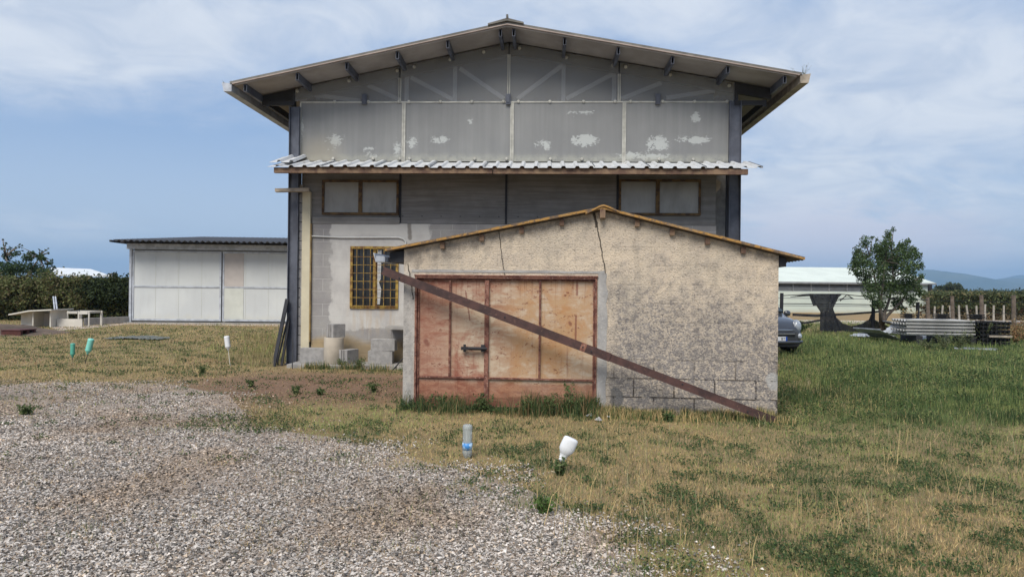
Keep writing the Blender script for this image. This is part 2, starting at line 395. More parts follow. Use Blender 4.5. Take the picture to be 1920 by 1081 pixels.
main = thing('farm_building', 'tall grey farm building with overhanging gable roof, block walls and translucent upper panels', 'building', MF.o, MF.th)
mb = MB(); mb.box(uc0+.02, uA+3.2, 0, .22, -.1, zm)       # front block wall up to the panels, window hole cut below
# build the wall around the window hole
wl, wzb = mp(657, 577); wr, wzt = mp(747, 463)
uB0 = mp(585, 500)[0]; uB1 = mp(1343, 420)[0]
mb = MB(); mb.box(uB0, wl, 0, .22, -.1, zm).box(wr, uB1, 0, .22, -.1, zm).box(wl, wr, 0, .22, -.1, wzb).box(wl, wr, 0, .22, wzt, zm)
mb.build('wall', 'block_wall', main)
# side and back walls
mb = MB(); ze = min(roofz(0), roofz(BW))-.10
mb.box(.22, .42, .25, DEP, -.1, ze).box(BW-.42, BW-.22, .25, DEP, -.1, ze)
mb.build('wall', 'block', main)
mb = MB(); mb.prism([(.22, -.1), (BW-.22, -.1), (BW-.22, roofz(BW-.22)-.1), (uA, zA-.1), (.22, roofz(.22)-.1)], DEP, DEP+.2); mb.build('wall', 'block', main)
MB().box(.43, BW-.43, .25, DEP, -.02, .03).build('floor', 'concrete', main)
# dark middle panels
zc = zt-.02
mb = MB(); pj = [uc0+.03, mp(750, 370)[0], mp(949, 370)[0], mp(1158, 370)[0], uB1]
for a, b in zip(pj[:-1], pj[1:]): mb.box(a+.006, b-.006, .03, .10, zm+.01, zc)
mb.build('lower_panel', 'mid_panel', main)
MB().box(uc0+.03, uB1, .105, .14, zm, zc).build('panel_backing', 'steel_dark', main)
mb = MB()
for u in pj[1:-1]: MB().box(u-.022, u+.022, .012, .029, zm+.02, zc).build('joint_strip', 'steel_dark', main)
zz = mp(800, 405)[1]
for i in range(12):
    u = pj[1]+.06+i*(pj[3]-pj[1]-.1)/11; mb = MB(); mb.lathe([(.012, -.006), (.012, .006)], 6, (u, .02, zz)); mb.build('rivet', 'steel_dark', main)
MB().box(mp(586, 420)[0], pj[1], -.012, .028, zm-.012, zm+.13).build('sill_board', 'mid_panel', main)
# high windows under the canopy
for (x0, y0, x1, y1, xm) in ((604, 338, 748, 402, 676), (1160, 337, 1314, 403, 1233)):
    a, zb_ = mp(x0, y1); b, ztp = mp(x1, y0); c = mp(xm, 370)[0]
    wf = MB(); t = .045
    wf.box(a, b, -.035, .028, zb_, zb_+t).box(a, b, -.035, .028, ztp-t, ztp).box(a, a+t, -.034, .027, zb_+t, ztp-t).box(b-t, b, -.034, .027, zb_+t, ztp-t).box(c-.04, c+.04, -.033, .026, zb_+t, ztp-t)
    w_ = wf.build('window', 'brown_rust', main)
    pn = MB(); pn.box(a+t, c-.04, -.005, .006, zb_+t, ztp-t).box(c+.04, b-t, -.005, .006, zb_+t, ztp-t); pn.build('pane', 'frosted', w_)
# barred window
wf = MB(); t = .045
wf.box(wl-.01, wr+.01, -.03, .05, wzb-.01, wzb+t).box(wl-.01, wr+.01, -.03, .05, wzt-t, wzt+.01).box(wl-.01, wl+t, -.029, .049, wzb+t, wzt-t).box(wr-t, wr+.01, -.029, .049, wzb+t, wzt-t)
cm = (wl+wr)/2; wf.box(cm-.03, cm+.03, -.01, .04, wzb+t, wzt-t)
win = wf.build('window', 'yellow_rust', main); win['label'] = 'yellow rusty barred window'
gb = MB()
for i in range(1, 7):
    u = wl+(wr-wl)*i/7; gb.box(u-.0055, u+.0055, -.075, -.060, wzb+.01, wzt)
for i in range(0, 8):
    z = wzb+.05+(wzt-wzb-.09)*i/7; gb.box(wl, wr, -.059, -.048, z-.0055, z+.0055)
gb.build('grille', 'yellow_rust', win)
MB().box(wl+t, cm-.03, .03, .036, wzb+t, wzt-t).box(cm+.03, wr-t, .03, .036, wzb+t, wzt-t).build('pane', 'pane_dark', win)
cu_ = MB(); ca = cm+.045; cu_.add([(ca, .02, wzt-.06), (ca+.10, .02, wzt-.06), (ca+.085, .02, wzb+.62), (ca+.05, .022, wzb+.55), (ca+.10, .02, wzb+.4), (ca+.07, .02, wzb+.08), (ca+.02, .02, wzb+.08), (ca+.015, .02, wzb+.6)], [(0, 1, 2, 3, 7), (7, 3, 4, 5, 6)]); cu_.build('lit_gap_strip', 'pvc', win)  # white strip standing in for light showing between the casements
# insulation strip, ochre strip and block edge by the left column
f0, f1 = mp(567, 500)[0], mp(582, 500)[0]
MB().box(f0, f1, -.05, .12, mp(570, 655)[1], mp(570, 360)[1]).build('insulation_strip', 'foam', main)
mb = MB(); e0 = mp(561, 500)[0]
for k in range(19): mb.box(e0, f0-.004, -.03, .15, .02+k*.2, .02+k*.2+.185)
mb.build('pillar_blocks', 'block', main)
MB().box(f1+.004, uB0-.003, -.06, .12, mp(584, 640)[1], mp(584, 419)[1]).build('ochre_strip', 'ochre', main)
# steel columns (H section)
def hcol(u0, u1, v0, z1, name='column'):
    c = MB(); t = .014; w = u1-u0
    c.box(u0, u0+t, v0, v0+.22, .02, z1).box(u1-t, u1, v0, v0+.22, .02, z1).box(u0+t, u1-t, v0+.06, v0+.074, .02, z1)
    c.box(u0-.03, u1+.03, v0-.03, v0+.25, 0.005, .02)
    return c.build(name, 'steel', main)
c0 = mp(543.5, 400)[0]; c1 = mp(562, 400)[0]; hcol(c0, c1, -.12, roofz(0)-.42)
c2 = mp(1364, 400)[0]; c3 = mp(1386, 400)[0]; hcol(c2, c3, -.12, roofz(BW)-.42)
MB().box(uB1, c3-.01, .30, .36, 0, zc+.05).build('recess_wall', 'steel_dark', main)
MB().prism([mp(1342, 335, .0), mp(1353, 340, .0), mp(1352, 352, 0), mp(1342, 362, 0)][::-1], .05, .07).build('loose_board', 'wood_pale', main)
# cladding
def gab(u0, u1, zb, v0, v1, name, mt):
    pts = [(u0, zb), (u1, zb), (u1, roofz(u1)-.03)]+([(uA, zA-.03)] if u0 < uA < u1 else [])+[(u0, roofz(u0)-.03)]
    return MB().prism(pts, v0, v1).build(name, mt, main)
ub0, ub1 = mp(552, 180)[0], mp(1378, 180)[0]
js = [mp(757, 250)[0], mp(960, 250)[0], mp(1170, 250)[0]]
ju = [mp(750, 150)[0], mp(954, 150)[0], mp(1161, 150)[0]]
bb = [uc0]+js+[uc1]
for i in range(4): MB().box(bb[i]+.02, bb[i+1]-.02, 0.0, .012, zt, zr-.01).build('upper_panel', 'cladding', main)
MB().box(uc0, uc1, .05, .07, zt, zr-.03).build('panel_backing', 'steel_dark', main)
bu = [ub0]+ju+[ub1]
for i in range(4): gab(bu[i]+.012, bu[i+1]-.012, zr+.01, -.005, .006, 'gable_panel', 'cladding_clear')
st = MB()
for u in js:
    st.box(u-.038, u-.012, -.022, .0-.002, zt-.04, zr-.012).box(u+.012, u+.038, -.022, -.002, zt-.04, zr-.012).box(u-.011, u+.011, -.01, .03, zt-.04, zr-.012)
for u in ju: st.box(u-.03, u-.008, -.022, -.0065, zr+.012, roofz(u)-.28).box(u+.008, u+.03, -.022, -.0065, zr+.012, roofz(u)-.28)
st.box(uc0, uc1, -.016, .0125, zr-.022, zr+.008).box(uc0-.012, uc0+.018, -.015, .01, zt, zr-.023).box(uc1-.018, uc1+.012, -.015, .01, zt, zr-.023)
st.build('cover_strip', 'alu', main)
bt = MB()
def bolt(u, z):
    n = 10; bt = MB(); bt.add([(u+.035*math.cos(2*math.pi*k/n), -.024, z+.035*math.sin(2*math.pi*k/n)) for k in range(n)]+[(u+.022*math.cos(2*math.pi*k/n), -.036, z+.022*math.sin(2*math.pi*k/n)) for k in range(n)]+[(u+.035*math.cos(2*math.pi*k/n), -.006, z+.035*math.sin(2*math.pi*k/n)) for k in range(n)],
        [tuple(range(n, 2*n))]+[(k, (k+1) % n, n+(k+1) % n, n+k) for k in range(n)]+[(2*n+k, 2*n+(k+1) % n, (k+1) % n, k) for k in range(n)]); bt.build('bolt', 'alu', main)
for px in (628, 691, 748, 767, 826, 885, 944, 972, 1031, 1094, 1153, 1182, 1242, 1302, 1363): bolt(mp(px, 190)[0], zr)
for px, py in ((558, 171), (655, 152), (745, 133), (777, 126), (844, 112), (907, 98), (974, 91), (1062, 108), (1149, 123), (1173, 126), (1257, 141), (1367, 161)): bolt(*mp(px, py))
for px in (625, 700, 750, 768, 890, 950, 1032, 1091, 1236, 1300): bolt(mp(px, 298)[0], zt+.05)
for px in (684, 953, 1233):
    u, z = mp(px, 187); b_ = MB(); b_.box(u-.052, u+.052, -.06, -.024, z-.11, z+.11).box(u-.03, u+.03, -.075, -.06, z-.07, z+.07); br = b_.build('bracket', 'steel', main, .006)
# truss behind the translucent gable
tr = MB()
for a, b in (((590, 178), (675, 189)), ((690, 160), (750, 187)), ((770, 145), (850, 187)), ((862, 128), (945, 185)), ((970, 185), (1055, 122)), ((1062, 185), (1150, 138)), ((1165, 185), (1240, 155)), ((1250, 183), (1340, 170))):
    ua, za = mp(*a, .12); ub, zb = mp(*b, .12); tr.bar((ua, .14, za), (ub, .14, zb), .03, .09, (0, 1, 0)) if False else tr.bar((ua, .14, za), (ub, .14, zb), .04, .085)
for px, py in ((853, 118), (1057, 115), (762, 140), (1152, 130)):
    u, za = mp(px, py, .12); tr.bar((u, .16, zr), (u, .16, za), .085, .03)
tr.build('truss', 'truss_white', main)
simple('plate_pale', (.42, .43, .44), .8, 0, .2, .6)
MB().prism([(.45, zr-.2), (BW-.45, zr-.2), (BW-.45, roofz(BW-.45)-.05), (uA, zA-.05), (.45, roofz(.45)-.05)], .42, .45).build('brightening_plate', 'plate_pale', main)  # added pale plate, brightens the translucent gable panels from behind
rf = MB()
for s0, s1 in ((uL+.15, uA), (uR-.15, uA)):
    rf.prism([(s0, roofz(s0)-.02), (s0, roofz(s0)-.24), (s1, zA-.26), (s1, zA-.02)] if s0 < s1 else [(s1, zA-.02), (s1, zA-.26), (s0, roofz(s0)-.24), (s0, roofz(s0)-.02)], .02, .10)
rf.box(uL+.28, ub0+.02, -.09, -.01, zr-.09, zr+.0).box(ub1-.02, uR-.28, -.09, -.01, zr-.09, zr+.0)
rf.box(uL+.28, uL+.36, -.0895, DEP-.5, zr-.12, zr+.02).box(uR-.36, uR-.28, -.0895, DEP-.5, zr-.12, zr+.02)
rf.box(ub0-.06, ub0+.01, -.03, .10, zr-.1, roofz(ub0)-.05).box(ub1-.01, ub1+.06, -.03, .1, zr-.1, roofz(ub1)-.05)
rf.build('rafter', 'steel_dark', main)
# inner roof trusses ends below eaves, dark lining
# roof slabs
RT = .10
def slab(u0, z0, u1, z1, off, th, v0, v1, name, mt):
    p = [(u0, z0+off), (u1, z1+off), (u1, z1+off+th), (u0, z0+off+th)]
    if u0 > u1: p = p[::-1]
    return MB().prism(p, v0, v1).build(name, mt, main)
eL = uL-.06; eR = uR+.06
slab(eL, roofz(eL), uA, zA, 0, .028, OH, DEP+.6, 'roof', 'soffit'); slab(eR, roofz(eR), uA, zA, 0, .028, OH, DEP+.6, 'roof', 'soffit')
slab(eL-.05, roofz(eL-.05), uA, zA, .03, .02, OH-.03, DEP+.62, 'roof_edge', 'fascia_pink'); slab(eR+.05, roofz(eR+.05), uA, zA, .03, .02, OH-.03, DEP+.62, 'roof_edge', 'fascia_pink')
slab(eL-.1, roofz(eL-.1), uA, zA, .052, .045, OH-.015, DEP+.62, 'roof_sheet', 'roof_top'); slab(eR+.1, roofz(eR+.1), uA, zA, .052, .045, OH-.015, DEP+.62, 'roof_sheet', 'roof_top')
cap = MB(); s1 = mp(915, 50, OH)[0]; s2 = mp(982, 50, OH)[0]
cap.prism([(s1, roofz(s1)+.099), (uA, zA+.10), (uA, zA+.155), (s1, roofz(s1)+.13)], OH-.05, DEP+.6); cap.prism([(uA, zA+.10), (s2, roofz(s2)+.099), (s2, roofz(s2)+.13), (uA, zA+.155)], OH-.05, DEP+.6)
cap.box(uA-.02, uA+.02, OH-.06, OH+.1, zA+.15, zA+.22)
cap.build('ridge_cap', 'roof_top', main)
# purlins
for px, py in ((458, 160), (556, 139), (649, 118), (744, 98), (839, 78), (938, 56), (963, 56), (1059, 72), (1160, 91), (1262, 106), (1366, 124), (1473, 142)):
    u = mp(px, py, OH)[0]; z = roofz(u)-.003; sgn = 1 if u < uA else -1
    q = MB(); q.box(u-.03, u-.022, OH+.04, .3, z-.15, z).box(u+.022, u+.03, OH+.04, .3, z-.15, z).box(u-.022, u+.022, OH+.04, .3, z-.15, z-.142).box(u-.022, u+.022, OH+.04, .3, z-.02, z-.012)
    q.build('purlin', 'steel', main)
q = MB()
for k in range(1, 6):
    v = k*3.4
    for (a, b) in ((uL+.15, .3), (BW-.3, uR-.15)):
        q = MB(); q.box(a+.15 if a < 1 else a+.1, b-.1 if a < 1 else b-.15, v+.05, v+.131, zr-.09, zr+.01); q.prism([(a, roofz(a)-.22), (b, roofz(b)-.22), (b, roofz(b)-.04), (a, roofz(a)-.04)], v+.13, v+.22); q.build('eave_frame', 'steel', main)
def gutter(u, z, sgn, name, mt):
    q = MB(); w = .16*sgn
    pr = [(u, z+.04), (u, z-.12), (u+w, z-.12), (u+w*1.25, z+.06), (u+w*1.2, z+.07), (u+w*.95, z-.105), (u+.01*sgn, z-.105), (u+.01*sgn, z+.04)]
    if sgn > 0: pass
    q.prism(pr, OH+.02, DEP+.5); q.prism([(u, z-.12), (u+w, z-.12), (u+w*1.25, z+.06), (u, z+.04)], OH-.0, OH+.018); return q.build(name, mt, main)
gutter(eL-.07, roofz(eL), -1, 'gutter', 'galv'); gutter(eR+.07, roofz(eR), 1, 'gutter', 'wood_pale')
# canopy of white ribbed sheets on a timber beam
CV = -1.05
ca, _ = mp(501, 312, CV); cb, _ = mp(1429, 312, CV); zf = (mp(700, 313.5, CV)[1]+mp(1200, 313.5, CV)[1])/2; zw = mp(960, 303, 0)[1]+.0
zslope = zf+.34
canopy = MB(); nsh = 9; wv = (cb-ca)
for i in range(nsh):
    a = ca+wv*i/nsh; dzz = random.uniform(-.012, .012); 
    canopy.ribbed((a, CV+random.uniform(-.02, .02), zf+dzz), (0, 1.0, .275), (wv/nsh+.02, 0, 0), (wv/nsh)/4.0, .038, .004, 'trap')
canopy.ribbed((ca-.06, CV+.25, zf+.13), (0, .8, .26), (.5, 0, 0), .25, .05, .004, 'trap')
canopy.build('canopy', 'canopy_white', main)
tb0, tb1 = mp(512, 320, CV)[0], mp(1404, 320, CV)[0]; zb_ = zf-.005
q = MB(); q.box(tb0, (tb0+tb1)/2-.3, CV+.04, CV+.12, zb_-.11, zb_-.005).box((tb0+tb1)/2-.28, tb1, CV+.045, CV+.125, zb_-.113, zb_-.007)
q.box(tb0+.4, tb1-.3, -.16, -.08, zb_+.15, zb_+.24)
for k in range(9):
    u = tb0+.35+k*(tb1-tb0-.7)/8; q.bar((u, CV+.13, zb_-.05), (u, -.01, zb_+.25), .06, .07)
q.build('canopy_beam', 'wood_old', main)
MB().bar((mp(517, 357, -.35)[0], -.35, mp(517, 357, -.35)[1]), (mp(585, 357, -.13)[0], -.30, mp(585, 356, -.3)[1]), .12, .07).build('plank', 'wood_pale', main)
# conduit
z1 = mp(600, 444, -.02)[1]; q = MB(); q.tube([(mp(576, 442)[0], -.03, z1+.02), (mp(640, 445)[0], -.03, z1-.01), (mp(748, 444)[0], -.03, z1+.0), (mp(757, 446)[0], -.03, z1-.03), (mp(761, 452)[0], -.03, z1-.08), (mp(762, 470)[0], -.03, z1-.35), (mp(762, 470)[0], -.03, .3)], .016, 8); q.build('conduit', 'pvc', main, smooth=True)
MB().box(mp(538, 680, -.75)[0], 2.9, -.78, -.001, -.05, .075).build('plinth', 'concrete', main, .012)
MB().box(mp(725, 614, -.4)[0], mp(765, 614, -.4)[0], -.55, -.001, mp(730, 617, -.4)[1], mp(730, 611, -.4)[1]).build('stone_ledge', 'concrete', main, .005)

# ================================================================== blocks on the plinth
PZ = .076
def wpos(u, v, z=0.0): q = MF.o+MF.ux*u+MF.vy*v; return Vector((q.x, q.y, z))
def hollow_block(L=.5, Wd=.2, H=.32, broken=False):
    q = MB(); H = H
    # grooves at the ends: outline in plan extruded up
    pl = [(-L/2, -Wd/2), (L/2, -Wd/2), (L/2, -Wd*.22), (L/2-.03, -Wd*.2), (L/2-.03, -Wd*.06), (L/2, -Wd*.04), (L/2, Wd*.04), (L/2-.03, Wd*.06), (L/2-.03, Wd*.2), (L/2, Wd*.22), (L/2, Wd/2), (-L/2, Wd/2), (-L/2, Wd*.22), (-L/2+.03, Wd*.2), (-L/2+.03, Wd*.06), (-L/2, Wd*.04), (-L/2, -Wd*.04), (-L/2+.03, -Wd*.06), (-L/2+.03, -Wd*.2), (-L/2, -Wd*.22)]
    n = len(pl); zt_ = [H]*n
    if broken: zt_ = [H*(1-.0) - (random.uniform(0, .03)) for _ in pl]
    q.add([(x, y, 0) for x, y in pl]+[(x, y, z) for (x, y), z in zip(pl, zt_)], [tuple(range(n-1, -1, -1)), tuple(range(n, 2*n))]+[(i, (i+1) % n, (i+1) % n+n, i+n) for i in range(n)])
    return q
def put_block(label, px0, px1, pyb, pyt, v, rz, Wd, L, z0=PZ, broken=False):
    u0 = mp(px0, 670, v)[0]; u1 = mp(px1, 670, v)[0]; z1 = mp(px0, pyt, v)[1]
    b_ = hollow_block(L, Wd, z1-z0, broken).build('concrete_block', 'block', None, .006); b_.location = wpos((u0+u1)/2, v+.1, z0); b_.rotation_euler.z = MF.th+rz
    return tagp(b_, label, 'concrete block', 'loose concrete blocks on the ledge')
put_block('long grey concrete block lying beside the steel column', 562, 607, 680, 652, -.45, 0, .22, .50)
put_block('grey concrete block end-on at the foot of the cream pipe', 636, 667, 682, 655, -.55, rad(72), .20, .42)
put_block('grey concrete block under the crumbled one near the shed corner', 689, 736, 682, 657, -.42, rad(3), .26, .50)
pc = MB(); uc_, v_ = (mp(607, 670, -.5)[0]+mp(643, 670, -.5)[0])/2, -.48; ph = mp(620, 632, -.5)[1]-PZ
pr_ = (mp(643, 670, -.5)[0]-mp(607, 670, -.5)[0])/2
pc.lathe([(pr_*.97, 0), (pr_, .01), (pr_, ph-.01), (pr_*.98, ph), (pr_*.75, ph), (pr_*.75, ph-.05)], 28); o = pc.build('cement_pipe', 'pipe_cement', None, 0, True); o.location = wpos(uc_, v_, PZ)
for p in o.data.polygons: p.use_smooth = abs(p.normal.z) < .5
tagp(o, 'upright cream cement pipe with a concrete block on top', 'pipe')
put_block('grey concrete block with grooved end standing on top of the cream pipe', 610, 643, 632, 607, -.55, rad(52), .24, .30, PZ+ph)
zb2 = mp(690, 657, -.42)[1]
put_block('crumbled pale concrete block lying on another block', 694, 742, 657, 634, -.42, rad(-2), .25, .5, zb2, True)
# leaning dark bars
for i, (a, b, w, lab) in enumerate((((513, 679), (538, 560), .085, 'long dark steel bar leaning on the left steel column, outermost one'), ((528, 683), (541, 600), .05, 'short dark steel bar leaning behind the longer one at the column'), ((519, 665), (541, 588), .045, 'thin dark bar crossing behind the outermost leaning bar'))):
    vg = -.55+i*.14; ua, za = mp(*a, vg); ub, zb = mp(*b, -.16); q = MB(); q.bar((0, 0, 0), MF.ux*(ub-ua)+MF.vy*(-.14-vg)+Vector((0, 0, zb)), w, .03); o = q.build('steel_bar', 'steel_dark', None, .003); o.location = wpos(ua, vg, 0.0); tagp(o, lab, 'metal bar', 'dark bars leaning on the left column')
q = MB(); a = wpos(mp(548, 690, -.95)[0], -.95, 0); q.tube([a, a+Vector((-.03, .1, .3)), a+Vector((-.06, .2, .62))], .011, 6); tagp(q.build('rebar', 'steel_dark'), 'thin bent iron rod standing before the left steel column', 'iron rod')
q = MB(); a = wpos(mp(736, 692, -.9)[0], -.9, 0); b_ = wpos(mp(757, 672, -.6)[0], -.5, .24); q.tube([a, b_], .014, 6); tagp(q.build('rod', 'steel_dark'), 'slanting dark rod between the blocks and the shed corner', 'iron rod')

# ================================================================== SHED
def sp(px, py, v=0.0): return SF.p(px, py, v)
sW = sp(1459, 600)[0]; SD = 4.2
sA, sAz = sp(1130, 397)
SD = 4.2; RO = -.10; RE = SD+.22+.15
tl = sp(722, 470, RO); ta = sp(1130, 391, RO); trr = sp(1509, 486, RO); sA, sAz = ta[0], ta[1]-.022
def szw(u):                       # wall top
    p0 = tl if u < sA else trr; t = (u-p0[0])/(ta[0]-p0[0]); return p0[1]+(ta[1]-p0[1])*t-.022
dl, dzt = sp(779, 517); dr, _ = sp(1120, 519); dzt = (dzt+sp(1119, 520)[1])/2
def _plast(n):
    x, y, z = n.xyz(); rough = n.noise(38, 5, .72, n.scale(n.obj(), 1, 1, 1.1), .1); fine = n.noise(95, 3, .6); big = n.noise(1.1, 5, .6); med = n.noise(4.2, 6, .72); med2 = n.noise(8.5, 6, .75)
    v = n.vec(x+.03, z+.02+(big-.5)*.02, 0.0); fac, bc = n.brick(v, .52, .245, .009, .5)
    cream = n.mix(n.sm(med, .35, .68), (.74, .615, .465), (.58, .49, .395)); cream = n.mix(n.sm(big, .42, .68)*.55, cream, (.45, .40, .33)); cream = n.mix(n.sm(med2, .50, .64)*.6, cream, (.38, .33, .27))
    grey = n.mix(n.sm(med, .38, .62), (.325, .29, .265), (.215, .195, .185)); grey = n.mix(n.sm(bc, .2, .8)*.15, grey, (.34, .31, .28))
    # bare cement where the roughcast has worn off: right of the door and downwards
    right = n.sm(x+(big-.5)*.5, dr+.05, dr+.35)
    edge = (sp(1200, 526)[1]-z)*1.0+(n.noise(1.7, 7, .72)-.5)*2.3+(rough-.5)*.8-(x-dr)*.13
    g = n.sm(edge+(med2-.5)*1.2, -.30, .30)*right
    sp2 = n.noise(15, 5, .78); speck = n.sm(rough*.45+sp2*.75+(fine-.5)*.1-.10+n.sm(z, .55, 1.5)*.03, .485, .55)
    g = g*n.math('ADD', .30, (1.0-speck)*.70, clamp=True)
    c = n.mix(g, cream, grey); c = n.mix(n.sm(rough, .54, .64)*.35*right, c, (.60, .53, .42))
    # left pier and strip over the door in grey cement
    left = 1.0-n.sm(x+(med-.5)*.10, dl-.03, dl+.03)
    below = 1.0-n.sm(z+(med-.5)*.05, dzt+.0, dzt+.07)
    c = n.mix(left*(1.0-n.sm(z+(med-.5)*.4, dzt-.2, dzt+.25))*.9, c, n.mix(n.sm(med, .4, .6), (.42, .40, .375), (.29, .28, .27)))
    pits = 1.0-n.sm(rough, .36, .45); c = n.mix(pits*.62, c, (.10, .085, .07))
    c = n.mix(n.sm(n.noise(30, 5, .7, None, 2.0), .64, .70)*.55*n.sm(big, .3, .6), c, (.09, .075, .06))
    # shade under the roof edge, painted dark into the plaster colour
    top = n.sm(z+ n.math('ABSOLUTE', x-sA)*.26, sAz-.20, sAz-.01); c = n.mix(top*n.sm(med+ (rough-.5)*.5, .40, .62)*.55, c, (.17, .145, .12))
    # mortar joints show low down and faintly above
    lowf = n.math('ADD', .05, (1.0-n.sm(z+(big-.5)*.5, .30, .85))*.95, clamp=True)*right; jm = fac*lowf*n.sm(n.noise(3.3, 4), .40, .54)
    c = n.mix(jm*.85, c, (.075, .062, .052))
    jl = fac*(1.0-right)*.12; c = n.mix(jl, c, (.2, .17, .13))
    wb = (n.noise(9, 4, .6)-.5)*.05
    for (a, b, w) in (((935, 433), (946, 516), .009), ((1116, 400), (1137, 520), .012), ((1114, 400), (1118, 425), .02), ((765, 495), (775, 560), .012)):
        sg = n.seg(x+wb, z, *sp(*a), *sp(*b)); c = n.mix((1.0-n.sm(sg, w*.4, w))*.9, c, (.035, .03, .025))
    pt = n.ell(x, z, *sp(1155, 748), .10, .17)+(med-.5)*1.8; c = n.mix((1.0-n.sm(pt, .8, 1.0))*.8, c, (.13, .13, .13))
    pt = n.ell(x, z, *sp(1452, 715), .12, .14)+(med-.5)*1.2; c = n.mix((1.0-n.sm(pt, .7, 1.0))*.8, c, (.47, .46, .44))
    foot_dark = 1.0-n.sm(z+(med-.5)*.3, .02, .22); c = n.mix(foot_dark*.4, c, (.15, .13, .11))  # darker towards the foot of the wall
    dn = n.sm(n.noise(2.2, 4, .6, n.scale(n.obj(), 3, 1, .6)), .5, .7); c = n.mix(dn*.22, c, (.20, .175, .15))
    rc = rough*1.0+fine*.25
    smooth_left = 1.0-left*.8
    return dict(c=c, r=.95, s=.15, b=(n.math('SUBTRACT', rc*smooth_left, jm*2.5+(n.noise(5, 5, .6)-.5)*-.8), .95, .024))
mat('roughcast', _plast)
def _door(n):
    x, y, z = n.xyz(); f = n.noise(2.2, 7, .68, n.scale(n.obj(), 1, 1, .7), .8); g = n.noise(9, 6, .72, n.scale(n.obj(), .7, 1, 1.6), .5); h = n.noise(38, 4, .7)
    brush = n.noise(3, 6, .7, n.scale(n.obj(), 1.3, 1, 4.2), .5)
    pale = n.mix(n.sm(brush, .36, .64), (.52, .42, .31), (.44, .32, .22)); orange = n.mix(n.sm(brush, .35, .65), (.42, .21, .085), (.45, .29, .16)); red = n.mix(n.sm(g, .36, .62), (.25, .085, .055), (.37, .20, .135))
    rightness = n.sm(x, dl+.35*(dr-dl), dl+.62*(dr-dl))
    c = n.mix(n.sm(f+(brush-.5)*.55+(g-.5)*.2, .36, .66), pale, n.mix(rightness, red, orange))
    leftr = 1.0-n.sm(x+(f-.5)*.7, dl+.1, dl+.75); c = n.mix(leftr*.75, c, red)
    base_ = 1.0-n.sm(z+(g-.5)*.14, .34, .40); c = n.mix(base_*.75, c, n.mix(n.sm(g, .40, .58), (.23, .085, .05), (.34, .16, .095)))
    up = n.sm(z+(g-.5)*.5, dzt-.36, dzt-.05); c = n.mix(up*.5*(1.0-rightness*.5), c, red)
    c = n.mix(n.sm(g+(h-.5)*.6, .60, .68)*.75, c, (.15, .045, .03)); c = n.mix(n.sm(h, .70, .74)*.6, c, (.10, .04, .03))
    dr_ = n.noise(5, 4, .6, n.scale(n.obj(), 5, 1, .25)); c = n.mix(n.sm(dr_, .6, .7)*.35, c, (.18, .06, .04))
    run = n.noise(1, 5, .7, n.scale(n.obj(), 26, 1, .8)); top_ = n.sm(z, sp(1000, 600)[1], dzt)*.10; c = n.mix(n.sm(run+top_, .60, .70)*.45, c, (.20, .075, .04))
    rot = (1.0-n.sm(z+(g-.5)*.35, .08, .26)); c = n.mix(rot*.75, c, (.13, .055, .035))
    for (a, b, w) in (((1082, 530), (1082, 552), .02), ((1080, 592), (1079, 640), .018), ((1068, 605), (1070, 608), .03), ((797, 640), (800, 645), .05), ((872, 545), (880, 600), .015)):
        c = n.mix((1.0-n.sm(n.seg(x, z, *sp(*a), *sp(*b))+(h-.5)*.03, w*.3, w))*.7, c, (.17, .05, .035))
    return dict(c=c, r=.72, s=.3, b=(g+h*.4, .35, .008))
mat('rusty_door', _door)
def _dframe(n):
    g = n.noise(10, 6, .72); h = n.noise(40, 3); c = n.mix(n.sm(g, .40, .58), (.12, .045, .034), (.24, .11, .075)); c = n.mix(n.sm(h, .58, .66)*.5, c, (.37, .26, .21)); return dict(c=c, r=.75, b=(g, .3, .008))
mat('rusty_frame', _dframe)
def _lich(n):
    f = n.noise(14, 6, .7); g = n.noise(3, 4); h = n.noise(50, 3); c = n.mix(n.sm(f, .40, .55), (.15, .105, .07), (.38, .21, .06)); c = n.mix(n.sm(g, .55, .7)*.4, c, (.30, .22, .14)); c = n.mix(n.sm(h, .66, .72)*.6, c, (.65, .55, .42))
    return dict(c=c, r=.9, b=(f, .6, .01))
mat('fibre_lichen', _lich)
simple('fibre_under', (.15, .125, .105), .9, 0, .4, 4, .3, 40)
shed = thing('shed', 'low roughcast concrete shed with rusty red metal door and lichened roof edge', 'shed', SF.o, SF.th)
T = .22
wallp = MB()
wallp.prism([(0, -.1), (dl, -.1), (dl, szw(dl)), (0, szw(0))], 0, T)
wallp.prism([(dl, dzt), (dr, dzt), (dr, szw(dr)), (dl, szw(dl))], 0, T)
wallp.prism([(dr, -.1), (sW, -.1), (sW, szw(sW)), (sA, sAz)]+[(dr, szw(dr))] if dr < sA else [(dr, -.1), (sW, -.1), (sW, szw(sW)), (dr, szw(dr))], 0, T)
wallp.build('wall', 'roughcast', shed)
zs = min(szw(0), szw(sW))
MB().box(0.003, T, T+.002, SD, -.1, szw(0)).build('wall', 'roughcast', shed); MB().box(sW-T, sW-.003, T+.002, SD, -.1, szw(sW)).build('wall', 'roughcast', shed)
MB().prism([(0.004, -.1), (sW-.004, -.1), (sW-.004, szw(sW)), (sA, sAz), (0.004, szw(0))], SD+.002, SD+T).build('wall', 'roughcast', shed)
MB().box(T, sW-T, T, SD, -.02, .02).build('floor', 'concrete', shed)
